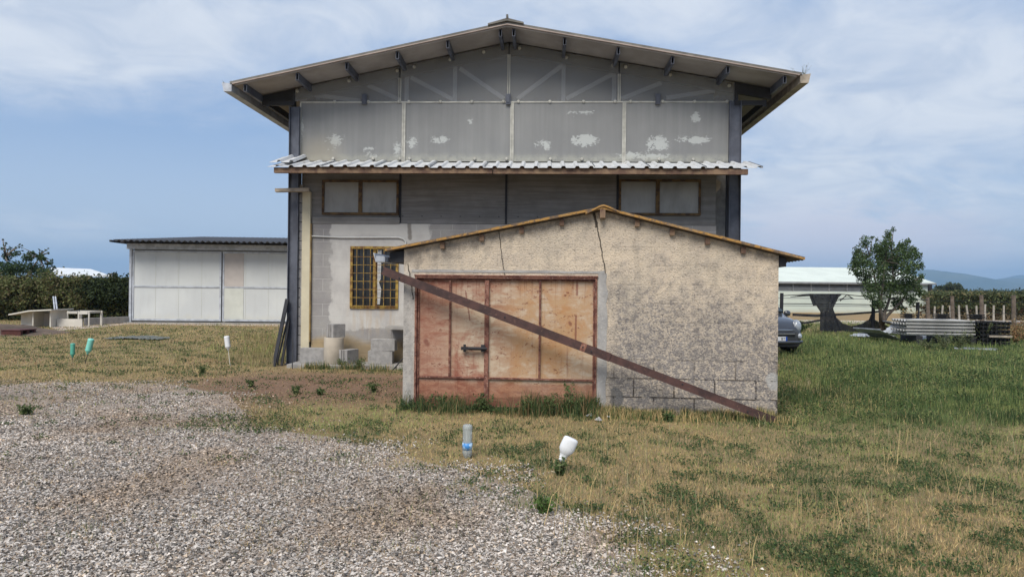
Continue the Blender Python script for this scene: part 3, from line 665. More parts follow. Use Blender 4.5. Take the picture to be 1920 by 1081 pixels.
# cement band right of the door and over it
q = MB(); band = sp(1140, 600)[0]; pts = [(dr+.012, 0)]; 
ys = np.linspace(0, dzt+.05, 15); edgep = [(band-.02+random.uniform(-.018, .022), y) for y in ys]
q.prism([(dr+.012, -.05)]+edgep+[(dr+.012, dzt+.05)], -.006, .01); q.prism([(dl-.05, dzt+.052)]+[(dl-.05+(band-dl)*k/16, dzt+.052) for k in range(1, 17)]+[(dl-.05+(band-dl)*k/16, dzt+.085+random.uniform(-.008, .008)) for k in range(16, -1, -1)], -.007, .01)
q.build('cement_band', 'render_grey', shed)
# door
fr = MB(); ft = .026
fr.box(dl, dl+ft, .0-.02, .10, 0, dzt).box(dr-ft, dr, -.02, .10, 0, dzt).box(dl+ft, dr-ft, -.019, .10, dzt-ft, dzt)
fr.box(dl-.01, dr+.01, -.03, .02, dzt+.0015, dzt+.02)
fr.build('door_frame', 'rusty_frame', shed)
mid = sp(912, 640)[0]; zr_l = sp(840, 707)[1]; zr_r = sp(1010, 711)[1]
def leaf(x0, x1, xd, zrail, hinge):
    q = MB(); q.box(x0, x1, .045, .055, .03, dzt-ft-.006)
    lf = q.build('door', 'rusty_door', shed)
    e = MB(); w = .021
    e.box(x0, x0+w, .015, .0445, .03, dzt-ft-.006).box(x1-w, x1, .015, .0445, .03, dzt-ft-.006).box(x0+w, x1-w, .016, .0445, dzt-ft-.006-w, dzt-ft-.006).box(x0+w, x1-w, .016, .0445, .03, .055)
    e.box(x0+w, x1-w, .012, .0445, zrail-.010, zrail+.010).box(xd-.013, xd+.013, .014, .0444, zrail+.0105, dzt-ft-.006-w)
    e.box(xd-.004, xd+.004, .008, .014, zrail+.0105, dzt-ft-.006-w)
    e.build('door_rail', 'rusty_frame', lf)
    return lf
l1 = leaf(dl+ft+.004, mid-.006, sp(843, 600)[0], zr_l, 0); l1['label'] = 'narrower left door leaf, redder, with the bolt'
l2 = leaf(mid+.006, dr-ft-.004, sp(1012, 600)[0], zr_r, 1)
MB().box(mid-.03, mid+.028, .004, .0115, .05, dzt-ft-.02).build('door_astragal', 'rusty_frame', l2)
hb = MB(); a, z_ = sp(865, 652); b2, _ = sp(912, 652); hb.box(a, b2, -.035, -.008, z_-.024, z_+.02).box(a+.03, a+.06, -.02, .0155, z_-.05, z_+.05).box(b2-.07, b2-.02, -.03, .012, z_-.045, z_+.05).tube([(a+.1, -.045, z_), (b2+.02, -.045, z_)], .012, 8); hb.build('bolt_bar', 'steel_dark', l1, .003)
hh = MB()
for zz_ in (.35, 1.45): hh = MB(); hh.tube([(dl+.02, -.025, zz_), (dl+.02, -.025, zz_+.09)], .012, 8); hh.build('hinge', 'rusty_frame', l1)
# roof of corrugated sheets, edge towards us straight, eave edges wavy
rfm = MB(); 
for (p0, p1, nm) in ((tl, ta, 'l'), (trr, ta, 'r')):
    L = Vector((p1[0]-p0[0], 0, p1[1]-p0[1])); 
    rfm.ribbed((p0[0], RO, p0[1]+.012), L*(1.0), (0, RE-RO, 0), .145, .018, .010, 'wave')
rfm.build('roof', 'fibre_under', shed)
# lichened edge strip of the sheets and the ridge tile
q = MB(); N_ = 40
for (p0, p1) in ((tl, ta), (ta, trr)):
    pts = []
    for k in range(N_+1):
        t = k/N_; x = p0[0]+(p1[0]-p0[0])*t; z = p0[1]+(p1[1]-p0[1])*t+.012; w = .014+.006*math.sin(k*1.9)*random.random(); pts.append((x, z, w))
    for k in range(N_):
        (x0, z0, w0), (x1, z1, w1) = pts[k], pts[k+1]
        q.add([(x0, RO-.012, z0-.016), (x1, RO-.012, z1-.016), (x1, RO-.012, z1+w1), (x0, RO-.012, z0+w0), (x0, RO+.10, z0-.016), (x1, RO+.1, z1-.016), (x1, RO+.1, z1+w1+.004), (x0, RO+.1, z0+w0+.004)], [(0, 1, 2, 3), (4, 7, 6, 5), (3, 2, 6, 7), (0, 4, 5, 1), (0, 3, 7, 4), (1, 5, 6, 2)])
q.build('roof_edge', 'fibre_lichen', shed)
q = MB(); rp = []
for px, py in ((1098, 398), (1113, 391), (1124, 385), (1132, 383), (1141, 386), (1152, 391), (1165, 397)): rp.append(sp(px, py, RO-.03))
pp = [(x, z) for x, z in rp]; q.prism([(x, z-.0) for x, z in pp[::-1]]+[(x, z-.022) for x, z in pp], RO-.03, RE+.02); q.build('ridge_tile', 'fibre_lichen', shed)
q = MB()
for s_ in (0, 1):
    for k in range(1, 5):
        if s_ == 0: u = sA*k/5
        else: u = sW-(sW-sA)*k/5
        z = szw(u); q.box(u-.03, u+.03, -.05, SD, z-.09, z-.005)
q.box(sA-.035, sA+.035, -.13, SD, sAz-.10, sAz+.01)
q.build('roof_batten', 'wood_old', shed)
# eave beams
ea = sp(730, 480, 0)[0]; eb = sp(1500, 490, 0)[0]; zl_ = tl[1]-.02; zr3 = trr[1]-.02
MB().prism([(ea, zl_-.13), (-.002, zl_-.13), (-.002, zl_+.03), (ea, zl_-.0)], .02, SD).build('eave_board', 'steel_dark', shed)
MB().prism([(sW+.002, zr3-.07), (sW+.10, zr3-.07), (sW+.10, zr3+.04), (sW+.002, zr3+.06)], .02, SD).build('eave_board', 'steel_dark', shed)
q = MB(); a, z_ = sp(706, 484, -.1); b2, _ = sp(723, 484, -.1); q.prism([(a, z_-.05), (b2, z_-.05), (b2, z_+.02), (b2-.01, z_+.02), (b2-.01, z_-.04), (a+.01, z_-.04), (a-.02, z_+.07), (a-.035, z_+.07)], -.14, .6); q.box(a+.005, b2-.012, -.142, -.12, z_-.038, z_+.03); q.build('gutter', 'galv', shed)
# ---------- long rusty channel leaning across the door
A_ = SF.p(722, 508, -.06); Bg = G(1452, 792); 
Aw = SF.o+SF.ux*A_[0]+SF.vy*(-.10)+Vector((0, 0, A_[1])); Bw = Bg.copy(); Bw.z = .03
beam = thing('steel_channel', 'long rusty brown steel channel leaning diagonally across the shed door', 'steel beam', Bw)
d = (Aw-Bw); Ld = d.length; dn_ = d.normalized(); side = dn_.cross(Vector((0, 1, 0))).normalized()
if side.z < 0: side = -side
nrm = side.cross(dn_).normalized()
if nrm.y > 0: nrm = -nrm
def chan(t0, t1, w, off, name, mt):
    q = MB(); a = dn_*t0; b = dn_*t1; th = .008; dp = .055
    def plate(c0, c1, n0, n1):
        vs = []
        for e in (a, b):
            for (s_, n_) in ((c0, n0), (c1, n0), (c1, n1), (c0, n1)): vs.append(e+side*s_+nrm*(n_+off))
        q.add(vs, [(0, 1, 2, 3), (7, 6, 5, 4), (0, 4, 5, 1), (1, 5, 6, 2), (2, 6, 7, 3), (3, 7, 4, 0)])
    plate(-w/2, w/2, dp-th, dp); plate(-w/2, -w/2+th, 0, dp-th-.0005); plate(w/2-th, w/2, 0, dp-th-.0005)
    return q.build(name, mt, beam)
tj = Ld*(1452-1106)/(1452-722)*.985
for tt in (.35, 1.2, tj+.02, tj-.1, tj+1.1, Ld-.25):
    q = MB(); c_ = dn_*tt+side*random.uniform(-.015, .015)+nrm*(.072 if tt > tj-.35 else .058); vs = [c_+(dn_*math.cos(1.047*k)+side*math.sin(1.047*k))*.011-nrm*.01 for k in range(6)]+[c_+(dn_*math.cos(1.047*k)+side*math.sin(1.047*k))*.011+nrm*.006 for k in range(6)]
    q.add(vs, [tuple(range(6, 12))]+[(k, (k+1) % 6, 6+(k+1) % 6, 6+k) for k in range(6)]); q.build('bolt', 'steel_dark', beam)
chan(0, tj, .095, 0, 'lower_channel', 'beam_paint'); chan(tj-.35, Ld, .108, .012, 'upper_channel', 'beam_paint')
q = MB(); q.add([dn_*(tj-.02)+side*s_+nrm*n_ for s_, n_ in ((-.054, .068), (.054, .068), (.054, .071), (-.054, .071))]+[dn_*(tj+.05)+side*s_+nrm*n_ for s_, n_ in ((-.054, .068), (.054, .068), (.054, .071), (-.054, .071))], [(0, 1, 2, 3), (7, 6, 5, 4), (0, 4, 5, 1), (1, 5, 6, 2), (2, 6, 7, 3), (3, 7, 4, 0)]); q.build('splice_plate', 'rusty_frame', beam)

exec_ground = True
# ================================================================== GROUND
def gpoly(pts): return [(G(*p).x, G(*p).y) for p in pts]
GRAV = gpoly([(-600, 724), (0, 722), (90, 716), (210, 716), (330, 722), (430, 742), (455, 770), (470, 800), (560, 812), (640, 822), (720, 846), (800, 866), (880, 886), (960, 905), (1040, 940), (1090, 975), (1150, 1020), (1195, 1060), (1230, 1100), (1300, 1250), (-900, 1250)])
def gravel_mask(X, Y, j=.13):
    jit = j*(1+1.6*ss(Y, 6.5, 10)); nx = X+(fbm(X, Y, .6, 3)-.5)*1.5+RNG.normal(0, 1, len(X))*jit; ny = Y+(fbm(X, Y, .6, 8)-.5)*1.6+RNG.normal(0, 1, len(X))*jit
    m_ = inpoly(nx, ny, GRAV)
    return m_
def _ground(n):
    x, y, z = n.xyz(); f = n.noise(.35, 6, .6); g = n.noise(2.2, 6, .65); h = n.noise(14, 6, .7); k = n.noise(90, 4, .7)
    c = n.mix(n.sm(g, .38, .62), (.44, .32, .165), (.31, .225, .12)); c = n.mix(n.sm(h, .42, .60)*.55, c, (.22, .175, .10)); c = n.mix(n.sm(f, .45, .6)*.3, c, (.22, .21, .09))
    c = n.mix(n.sm(k, .35, .6)*.4, c, (.12, .09, .055))
    far = n.sm(y, 26, 45); fc = n.mix(n.sm(f, .4, .6), (.33, .22, .115), (.26, .2, .11)); c = n.mix(far*.8, c, fc)
    # greener right of the shed
    gr = n.sm(x-y*.30+(g-.5)*2, 1.4, 2.6)*n.sm(y+(g-.5)*2, 8.0, 10)*(1.0-n.sm(y, 26, 31)); c = n.mix(gr*.85, c, (.085, .115, .04))
    dirt = (1.0-n.sm(n.ell(x, y, -3.0, 11.9, 3.6, 2.6)+(g-.5)*.5, .4, 1.05)); c = n.mix(dirt*.8, c, n.mix(n.sm(h, .4, .6), (.25, .155, .11), (.17, .10, .075)))
    return dict(c=c, r=.97, s=.1, b=(h+k*.6, .8, .03))
mat('earth', _ground)
def _grb(n):
    v = n.vor(38, None, 'F1'); vc = n.vor(38, None, 'F1', True); vx, vy, vz = n.xyz(vc); f = n.noise(1.2, 5, .6); k = n.noise(60, 3)
    c = n.mix(n.sm(vx, .1, .95), (.24, .185, .14), (.40, .34, .29)); c = n.mix(n.sm(v, .35, .6)*.5, c, (.20, .15, .11)); c = n.mix(n.sm(f, .40, .65)*.4, c, (.30, .23, .17))
    return dict(c=c, r=.95, s=.2, b=(k, .3, .01))
mat('gravel_base', _grb)
q = MB(); q.add([(-9000, -300, 0), (9000, -300, 0), (9000, 9500, 0), (-9000, 9500, 0)], [(0, 1, 2, 3)]); tagp(q.build('ground', 'earth'), kind='structure')
# gravel yard sheet, ragged outline
xs = []
P_ = GRAV; out = []
for i in range(len(P_)):
    a, b = P_[i], P_[(i+1) % len(P_)]; L = math.dist(a, b); nn = max(1, int(L/.12)) if max(a[1], b[1]) < 16 and min(a[0], b[0]) > -12 else 1
    for k in range(nn):
        t = k/nn; x, y = a[0]+(b[0]-a[0])*t, a[1]+(b[1]-a[1])*t
        w = 0; out.append((x+random.uniform(-w, w), y+random.uniform(-w, w)))
me = MB(); me.add([(x, y, .004) for x, y in out], [tuple(range(len(out)))]); tagp(me.build('gravel_yard', 'gravel_base'), kind='structure')
# pale track and bare strips far right, concrete strip left
simple('track_pale', (.60, .50, .40), .95, 0, .2, .6)
def strip(pts, z, name, mt): q = MB(); q.add([(G(*p).x, G(*p).y, z) for p in pts], [tuple(range(len(pts)))]); return tagp(q.build(name, mt), kind='structure')
strip([(1395, 599), (1560, 600), (1745, 604), (2300, 606), (2300, 614), (1745, 608.5), (1560, 606), (1395, 605)], .004, 'farm_track', 'track_pale')
simple('gravel_far', (.36, .32, .29), .95, 0, .3, 2)
strip([(1748, 600), (2400, 603), (2400, 615), (1748, 612)], .008, 'gravel_track', 'gravel_far')
simple('sand_pale', (.52, .42, .34), .95, 0, .3, 2)
strip([(95, 613), (160, 609), (260, 604.5), (560, 609), (560, 612), (240, 608), (180, 614), (110, 620)], .006, 'sandy_strip', 'sand_pale')

# ---------------- gravel stones
def stones(N, y0, y1, smin, smax, name, label):
    Y = np.exp(RNG.uniform(np.log(y0), np.log(y1), N)); X = RNG.uniform(-1, 1, N)*(Y*.78+1.9)
    m_ = gravel_mask(X, Y); bk = ss(Y, 7.5, 11)*ss(fbm(X, Y, .6, 43), .35, .6); m2 = RNG.random(N) < .90-.45*ss(fbm(X, Y, 1.1, 41), .46, .74)-.6*bk; edge = ~m_ & (RNG.random(N) < .10*fbm(X, Y, .4, 33)) & gravel_mask(X-.25, Y-.3)
    k = (m_ & m2) | edge; X, Y = X[k], Y[k]; n = len(X)
    s = np.exp(RNG.normal(0, .35, n))*(smin+smax)/2*(1+Y*.03); s = np.clip(s, smin*.5, smax*1.6)
    B = np.array([[1, 0, 0], [-.5, .86, .1], [-.5, -.86, -.1], [.3, .2, 1], [-.2, .1, -1.0]])
    ft = np.array([[0, 1, 3], [1, 2, 3], [2, 0, 3], [1, 0, 4], [2, 1, 4], [0, 2, 4]])
    V = B[None]*RNG.uniform(.6, 1.25, (n, 5, 3))*np.stack([s, s*RNG.uniform(.5, 1, n), s*RNG.uniform(.3, .65, n)], -1)[:, None]
    a = RNG.uniform(0, 6.28, n); t = RNG.normal(0, .35, n); c_, s_ = np.cos(a), np.sin(a)
    x = V[..., 0].copy(); z = V[..., 2].copy(); V[..., 0] = x*np.cos(t)[:, None]-z*np.sin(t)[:, None]; V[..., 2] = x*np.sin(t)[:, None]+z*np.cos(t)[:, None]
    x = V[..., 0].copy(); y = V[..., 1].copy(); V[..., 0] = x*c_[:, None]-y*s_[:, None]; V[..., 1] = x*s_[:, None]+y*c_[:, None]
    V += np.stack([X, Y, .004+s*RNG.uniform(.1, .5, n)], -1)[:, None]
    T_ = V[:, ft].reshape(-1, 3)
    g = np.where(RNG.random(n) < .34, RNG.uniform(.06, .20, n), RNG.normal(.44, .12, n)).clip(.05, .8); patch = fbm(X, Y, .9, 21)[:, None]; g = g*(0.58+.85*fbm(X, Y, 1.6, 5))
    C_ = g[:, None]*np.array([1.0, .90, .80])*(1-.25*(RNG.random((n, 1)) < .12)*np.array([.1, .5, 1.0])); C_ *= (1-.35*ss(patch, .48, .72)*np.array([.3, .6, .9]))
    o = npmesh(name, T_, 3, np.repeat(C_, 6, 0), 'stone'); return tagp(o, label, 'gravel', kind='stuff')
stones(520000, 3.3, 14.5, .006, .0132, 'gravel', 'coarse pale grey crushed gravel covering the yard')

# ---------------- grass
def excluded(X, Y):
    r = np.zeros(len(X), bool)
    for fr_, u0, u1, v0, v1 in ((MF, -.1, BW+.1, -.82, DEP), (SF, -.02, sW+.02, -.01, SD+.25)):
        u = (X-fr_.o.x)*fr_.ux.x+(Y-fr_.o.y)*fr_.ux.y; v = (X-fr_.o.x)*fr_.vy.x+(Y-fr_.o.y)*fr_.vy.y
        r |= (u > u0) & (u < u1) & (v > v0) & (v < v1)
    return r
def blades(X, Y, h, w, C_, lean, name, label, seg2=False, z0=0.0, kind='stuff', parent=None):
    n = len(X); a = RNG.uniform(0, 6.283, n); la = RNG.uniform(0, 6.283, n); ln = np.abs(RNG.normal(0, lean, n)); ln = np.clip(ln, 0, 1.4)
    sx, sy = np.cos(a)*w/2, np.sin(a)*w/2; tx, ty, tz = np.cos(la)*np.sin(ln)*h, np.sin(la)*np.sin(ln)*h, np.cos(ln)*h
    P0 = np.stack([X-sx, Y-sy, np.full(n, z0)], -1); P1 = np.stack([X+sx, Y+sy, np.full(n, z0)], -1)
    if not seg2:
        P2 = np.stack([X+tx, Y+ty, z0+np.maximum(tz, .006)], -1); V = np.stack([P0, P1, P2], 1).reshape(-1, 3); o = npmesh(name, V, 3, C_, 'leaf', parent)
    else:
        M0 = np.stack([X-sx*.8+tx*.32, Y-sy*.8+ty*.32, z0+tz*.62], -1); M1 = np.stack([X+sx*.8+tx*.32, Y+sy*.8+ty*.32, z0+tz*.62], -1); P2 = np.stack([X+tx, Y+ty, z0+tz], -1)
        V = np.stack([P0, P1, M1, M0, M0, M1, P2, P2], 1).reshape(-1, 3); o = npmesh(name, V, 4, np.repeat(C_, 2, 0), 'leaf', parent)
    if parent is None: tagp(o, label, 'grass', kind=kind)
    return o
STRAW = np.array([.64, .48, .235]); STRAW2 = np.array([.46, .33, .165]); OLIVE = np.array([.27, .265, .11]); LIME = np.array([.33, .36, .13]); GREEN = np.array([.085, .135, .045]); DGREEN = np.array([.05, .082, .034]); BROWN = np.array([.33, .185, .11])
def gfield(X, Y):
    px, py = project(X, Y)
    right = ss(px+ (fbm(X, Y, 1.2, 51)-.5)*260, 1400, 1500)*(1-ss(py+(fbm(X, Y, .8, 52)-.5)*130, 815, 880))     # lush part beside the shed
    mid_ = 1-ss(np.abs(px-1120), 200, 420)
    dryleft = 1-ss(px, 560, 800)
    dirt = 1-ss(np.hypot((X+3.0)/3.6, (Y-11.9)/2.6)+(fbm(X, Y, .6, 55)-.5)*.8, .55, 1.0)
    return px, py, right, dryleft, dirt
def grass_layer(N, y0, y1, kind):
    Y = np.exp(RNG.uniform(np.log(y0), np.log(y1), N)); X = RNG.uniform(-1, 1, N)*(Y*.78+1.2)
    px, py, right, dryleft, dirt = gfield(X, Y); gm = gravel_mask(X, Y)
    big = fbm(X, Y, .5, 61); med = fbm(X, Y, .2, 65); clump = ss(big*.55+med*.45+.04*right-.02*dryleft, .47, .63)
    r = RNG.random(N); keep = ~excluded(X, Y) & (~gm | (RNG.random(N) < .05+.5*ss(Y, 6.5, 10.5)*ss(fbm(X, Y, .8, 44), .48, .62)+.25*ss(fbm(X, Y, .35, 46), .64, .72))) 
    lawn_left = (Y > 14) & (px < 560)
    dens = .95 - .72*dirt*(1-.5*clump) - .3*ss(fbm(X, Y, .4, 70), .6, .8)
    keep &= r < dens
    X, Y, px, py, right, dryleft, dirt, clump, big, med = [q[keep] for q in (X, Y, px, py, right, dryleft, dirt, clump, big, med)]; n = len(X)
    t = RNG.random((n, 3)); sc_ = 1+np.clip(Y-5, 0, 60)*.075
    lawn = ss(Y, 14.5, 18)*(px < 700); green_p = np.clip(.33+.48*clump+.75*right-.10*dryleft-.35*dirt+.42*ss(fbm(X, Y, 1.6, 77), .48, .60)*(1-dryleft*.6)+.4*lawn*ss(fbm(X, Y, 1.5, 78), .42, .6), 0, .97)
    lime = 1-ss(np.hypot((px-660)/150, (py-782)/42)+(big-.5)*1.2, .6, 1.1); green_p = np.clip(green_p+.45*lime, 0, .95)
    isg = t[:, 0] < green_p; C_ = np.where((t[:, 1] < .6)[:, None], STRAW, STRAW2)*RNG.uniform(.75, 1.2, (n, 1))
    C_ = np.where((dirt > .4)[:, None] & (t[:, 2:3] < .7), BROWN*RNG.uniform(.7, 1.3, (n, 1)), C_)
    bz = (dryleft > .5) & (fbm(X, Y, 1.3, 151)+.10*(1-ss(Y, 10, 14)) > .52) & (t[:, 2] < .6); C_ = np.where(bz[:, None], np.array([.36, .225, .125])*RNG.uniform(.7, 1.25, (n, 1)), C_)
    gsel = fbm(X, Y, .55, 81)[:, None]+RNG.normal(0, .12, (n, 1))
    Gc = np.where(gsel > .56, LIME, np.where(gsel > .44, OLIVE, GREEN)); deep = (clump > .45) & (t[:, 2] < .55); Gc = np.where(deep[:, None], np.where(t[:, 1:2] < .5, DGREEN, GREEN), Gc)
    Gc = np.where((lime > t[:, 2])[:, None], LIME, Gc); rg = (right > .5)[:, None] & (gsel < .60); Gc = np.where(rg, np.where(t[:, 1:2] < .45, GREEN, np.array([.17, .22, .08])), Gc)
    C_ = np.where(isg[:, None], Gc*RNG.uniform(.75, 1.25, (n, 1)), C_)
    h = RNG.uniform(.02, .05, n)*(1+.45*clump)*(1+.8*right*(py < 800))*(1-.4*dirt)*(.7+.3*sc_); w = RNG.uniform(.0035, .0075, n)*sc_
    return blades(X, Y, h, w, C_, .95, 'grass', kind)
grass_layer(560000, 3.4, 42, 'short patchy grass, dry straw and green clumps, across the yard')
# taller rough grass right of the shed
def tall(N, cond, h0, h1, label, cols, y0=8.5, y1=30, lean=.3, w0=.004, w1=.008):
    Y = np.exp(RNG.uniform(np.log(y0), np.log(y1), N)); X = RNG.uniform(-1, 1, N)*(Y*.8+1.2); px, py = project(X, Y); k = cond(X, Y, px, py) & ~excluded(X, Y); X, Y = X[k], Y[k]; n = len(X)
    ci = np.clip(((fbm(X, Y, .8, 95)-.5)*2.6+.5+.28*ss(Y, 12, 18)+RNG.normal(0, .22, n))*len(cols), 0, len(cols)-1).astype(int); C_ = np.array(cols)[ci]*RNG.uniform(.7, 1.3, (n, 1)); sc_ = 1+np.clip(Y-8, 0, 60)*.07
    return blades(X, Y, RNG.uniform(h0, h1, n)*(.6+.8*fbm(X, Y, .8, 90)), RNG.uniform(w0, w1, n)*sc_, C_, lean, 'tall_grass', label, True)
tall(120000, lambda X, Y, px, py: (px > 1455+ (fbm(X, Y, .5, 91)-.5)*80) & (py < 800+(fbm(X, Y, 1.3, 92)-.5)*120) & (py > 622) & (RNG.random(len(X)) < .08+.92*ss(fbm(X, Y, .7, 93), .42, .60)), .06, .22,
     'taller green grass growing right of the shed', [DGREEN*.8, DGREEN, GREEN, (.08, .125, .045), (.10, .155, .05), (.16, .21, .075), (.27, .31, .11)])
def lush(N):
    Y = np.exp(RNG.uniform(np.log(8.6), np.log(24), N)); X = RNG.uniform(-1, 1, N)*(Y*.8+1.2); px, py = project(X, Y); pt = fbm(X, Y, .55, 141)
    k = (px > 1462) & (py < 815+(fbm(X, Y, 1.0, 92)-.5)*150) & (py > 640) & ~excluded(X, Y) & (RNG.random(N) < ss(pt, .46, .60)*(1-.6*ss(Y, 13, 18))); X, Y, pt = X[k], Y[k], pt[k]
    o = leafcloud('ground_weeds', np.stack([X, Y, .01+np.abs(RNG.normal(0, .07, len(X)))*(.5+pt)], -1), .015*(1+np.clip(Y-8, 0, 40)*.05), [DGREEN, DGREEN*.8, GREEN, GREEN*1.15, OLIVE*.8], None); tagp(o, 'leafy dark green weeds among the tall grass right of the shed', 'weeds', kind='stuff')
tall(60000, lambda X, Y, px, py: (px < 560) & (px > 395) & (py < 690) & (py > 618) & (RNG.random(len(X)) < ss(fbm(X, Y, .9, 96)+ (px-395)/600, .48, .7)), .08, .28, 'weedy grass left of the steel column', [GREEN, OLIVE, LIME, (.3, .25, .13)], 12, 24)
# low weeds at the foot of the shed
def weed_strip(N, u0, u1, v0, v1, h0, h1, label, cols, fr_=SF, pw=1.0):
    u = RNG.uniform(u0, u1, N); v = -np.abs(RNG.normal(0, 1, N))*(v1-v0)*.5+v1; dn2 = ss(fbm(u*1.0, v*1.0, .35, 99), .35, .6); k = RNG.random(N) < dn2; u, v = u[k], v[k]; n = len(u)
    X = fr_.o.x+fr_.ux.x*u+fr_.vy.x*v; Y = fr_.o.y+fr_.ux.y*u+fr_.vy.y*v; C_ = np.array(cols)[RNG.integers(0, len(cols), n)]*RNG.uniform(.7, 1.3, (n, 1))
    return blades(X, Y, RNG.uniform(h0, h1, n)*(.5+fbm(u, v*0, .25, 101)), RNG.uniform(.005, .010, n), C_, .45, 'weeds', label, True)
weed_strip(3600, .0, dr+.05, -.45, -.02, .06, .30, 'dark green weeds along the foot of the shed door', [DGREEN, DGREEN, GREEN, OLIVE*.6, STRAW2*.6])
NN = 5200; uu = RNG.uniform(0, dr+.05, NN); hh_ = (.05+.22*ss(fbm(uu, uu*0, .3, 131), .4, .7))*RNG.random(NN); vv = -np.abs(RNG.normal(0, .13, NN))-.02
weed_strip(7000, dr-.1, sW+.1, -.45, -.02, .04, .14, 'low weeds and dry grass along the foot of the shed wall', [GREEN, OLIVE, STRAW, STRAW2, DGREEN])
weed_strip(3500, .6, 2.9, -1.2, -.80, .04, .2, 'low weeds in front of the concrete plinth', [DGREEN, GREEN, OLIVE, STRAW2], MF)

simple('stem', (.13, .14, .06), .9)
def leafcloud(name, Cn, size, cols, parent, mt='leaf', up=.0):
    n = len(Cn); a = RNG.normal(0, 1, (n, 3)); a /= np.linalg.norm(a, axis=1)[:, None]; b = RNG.normal(0, 1, (n, 3)); b = np.cross(a, b); b /= np.linalg.norm(b, axis=1)[:, None]
    s = (size*RNG.uniform(.6, 1.4, n))[:, None]; V = np.stack([Cn-a*s, Cn-b*s*.5+a*s*.1, Cn+a*s, Cn+b*s*.5+a*s*.1], 1).reshape(-1, 3)
    C_ = np.array(cols)[RNG.integers(0, len(cols), n)]*RNG.uniform(.7, 1.3, (n, 1)); return npmesh(name, V, 4, C_, mt, parent)
def ground_cover(N):
    Y = np.exp(RNG.uniform(np.log(3.5), np.log(28), N)); X = RNG.uniform(-1, 1, N)*(Y*.78+1.2); px, py, right, dryleft, dirt = gfield(X, Y)
    cl_ = fbm(X, Y, .5, 61)*.55+fbm(X, Y, .2, 65)*.45; gm = gravel_mask(X, Y); iso = fbm(X, Y, .22, 111)
    k = (((cl_ > .545+RNG.normal(0, .03, N)) & (iso > .47)) | ((iso > .66) & (RNG.random(N) < .5)) | ((np.hypot((px-455)/105, (py-797)/16)+(iso-.5)*2.4 < .9) & (RNG.random(N) < .8))) & ~excluded(X, Y) & (~gm | ((iso > .70) & (Y > 6.5)) | (np.hypot((px-455)/105, (py-797)/16) < 1.2)); X, Y = X[k], Y[k]
    Cn = np.stack([X, Y, .008+np.abs(RNG.normal(0, .022, len(X)))], -1); o = leafcloud('ground_weeds', Cn, np.repeat(.011, len(X))*(1+np.clip(Y-5, 0, 40)*.06), [DGREEN, GREEN, DGREEN*1.4, OLIVE*.8, DGREEN], None); tagp(o, 'low dark green broadleaf weeds in patches through the grass', 'weeds', kind='stuff')
ground_cover(420000); lush(150000)
tall(26000, lambda X, Y, px, py: (px > 1000) & (py < 1081) & ((px > 1460) | (py > 800)) & (py > 640) & (fbm(X, Y, .6, 161) > .50) & (RNG.random(len(X)) < .30), .10, .34, 'thin dry stems standing up through the grass', [STRAW, STRAW2, (.40, .38, .22), OLIVE], 4.2, 26, .35, .0025, .0045)
_dw = True
# weed plants: stems with small leaves
def plant(name, label, loc, hgt, nst, spread, cols, nleaf=16, ls=.02, cat='weed', group=None, th=.0025):
    r = thing(name, label, cat, loc, 0, group); sm = MB(); pts = []; 
    for i in range(nst):
        a = random.uniform(0, 6.28); sp_ = random.uniform(.1, 1)*spread; h = hgt*random.uniform(.5, 1); p = [(0, 0, 0), (math.cos(a)*sp_*.35, math.sin(a)*sp_*.35, h*.5), (math.cos(a)*sp_, math.sin(a)*sp_, h)]
        sm.tube(p, [th, th*.8, th*.4], 4)
        for k in range(nleaf):
            t = random.uniform(.12, 1); j = 0 if t < .5 else 1; tt = t*2-j; pts.append([p[j][c]+(p[j+1][c]-p[j][c])*tt+random.gauss(0, ls*.9) for c in range(3)])
    sm.build('stem', 'stem', r); C0 = np.array(pts); C0[:, 2] = np.maximum(C0[:, 2], .01); leafcloud('foliage', C0, ls, cols, r); return r
o = leafcloud('ground_weeds', np.stack([SF.o.x+SF.ux.x*uu+SF.vy.x*vv, SF.o.y+SF.ux.y*uu+SF.vy.y*vv, .01+hh_], -1), .014, [DGREEN, DGREEN*.8, GREEN, GREEN*1.2], None); tagp(o, 'dark broadleaf weeds crowding the foot of the rusty door', 'weeds', kind='stuff')
GC = [tuple(GREEN), (.09, .13, .045), (.06, .09, .035), (.14, .17, .07)]
for u_, lab in ((eR+.16, 'dry weeds growing out of the right end of the high gutter'), (eL-.12, 'sparse dry stalks growing from the left end of the high gutter')):
    w = MF.o+MF.ux*u_+MF.vy*(OH+.12); plant('gutter_weeds', lab, (w.x, w.y, roofz(eR if u_ > 0 else eL)-.05), .34 if u_ > 0 else .22, 9 if u_ > 0 else 4, .26, [(.2, .18, .1), (.12, .13, .07)], 5, .016, 'weed', None, .003)
for px, py, h, lab in ((1062, 772, .52, 'tallest leafy weed in front of the right end of the shed door'), (1030, 776, .34, 'dense bushy weed before the right half of the rusty door'), (1085, 776, .30, 'small weed close to the right door jamb'), (985, 774, .28, 'weed before the middle of the right door leaf'), (905, 768, .24, 'weed at the joint of the two door leaves'), (835, 765, .26, 'weed before the left door leaf'), (1462, 775, .25, 'green weed at the right corner of the shed')):
    p = G(px, py+4); plant('weed', lab, p, h, 11, .2, GC, 26, .017, group='weeds at the foot of the shed')
p = G(1020, 962); plant('grass_tuft', 'bright green tuft growing alone in the gravel', p, .13, 26, .11, [(.07, .13, .03), (.11, .18, .05)], 9, .018, 'grass tuft')
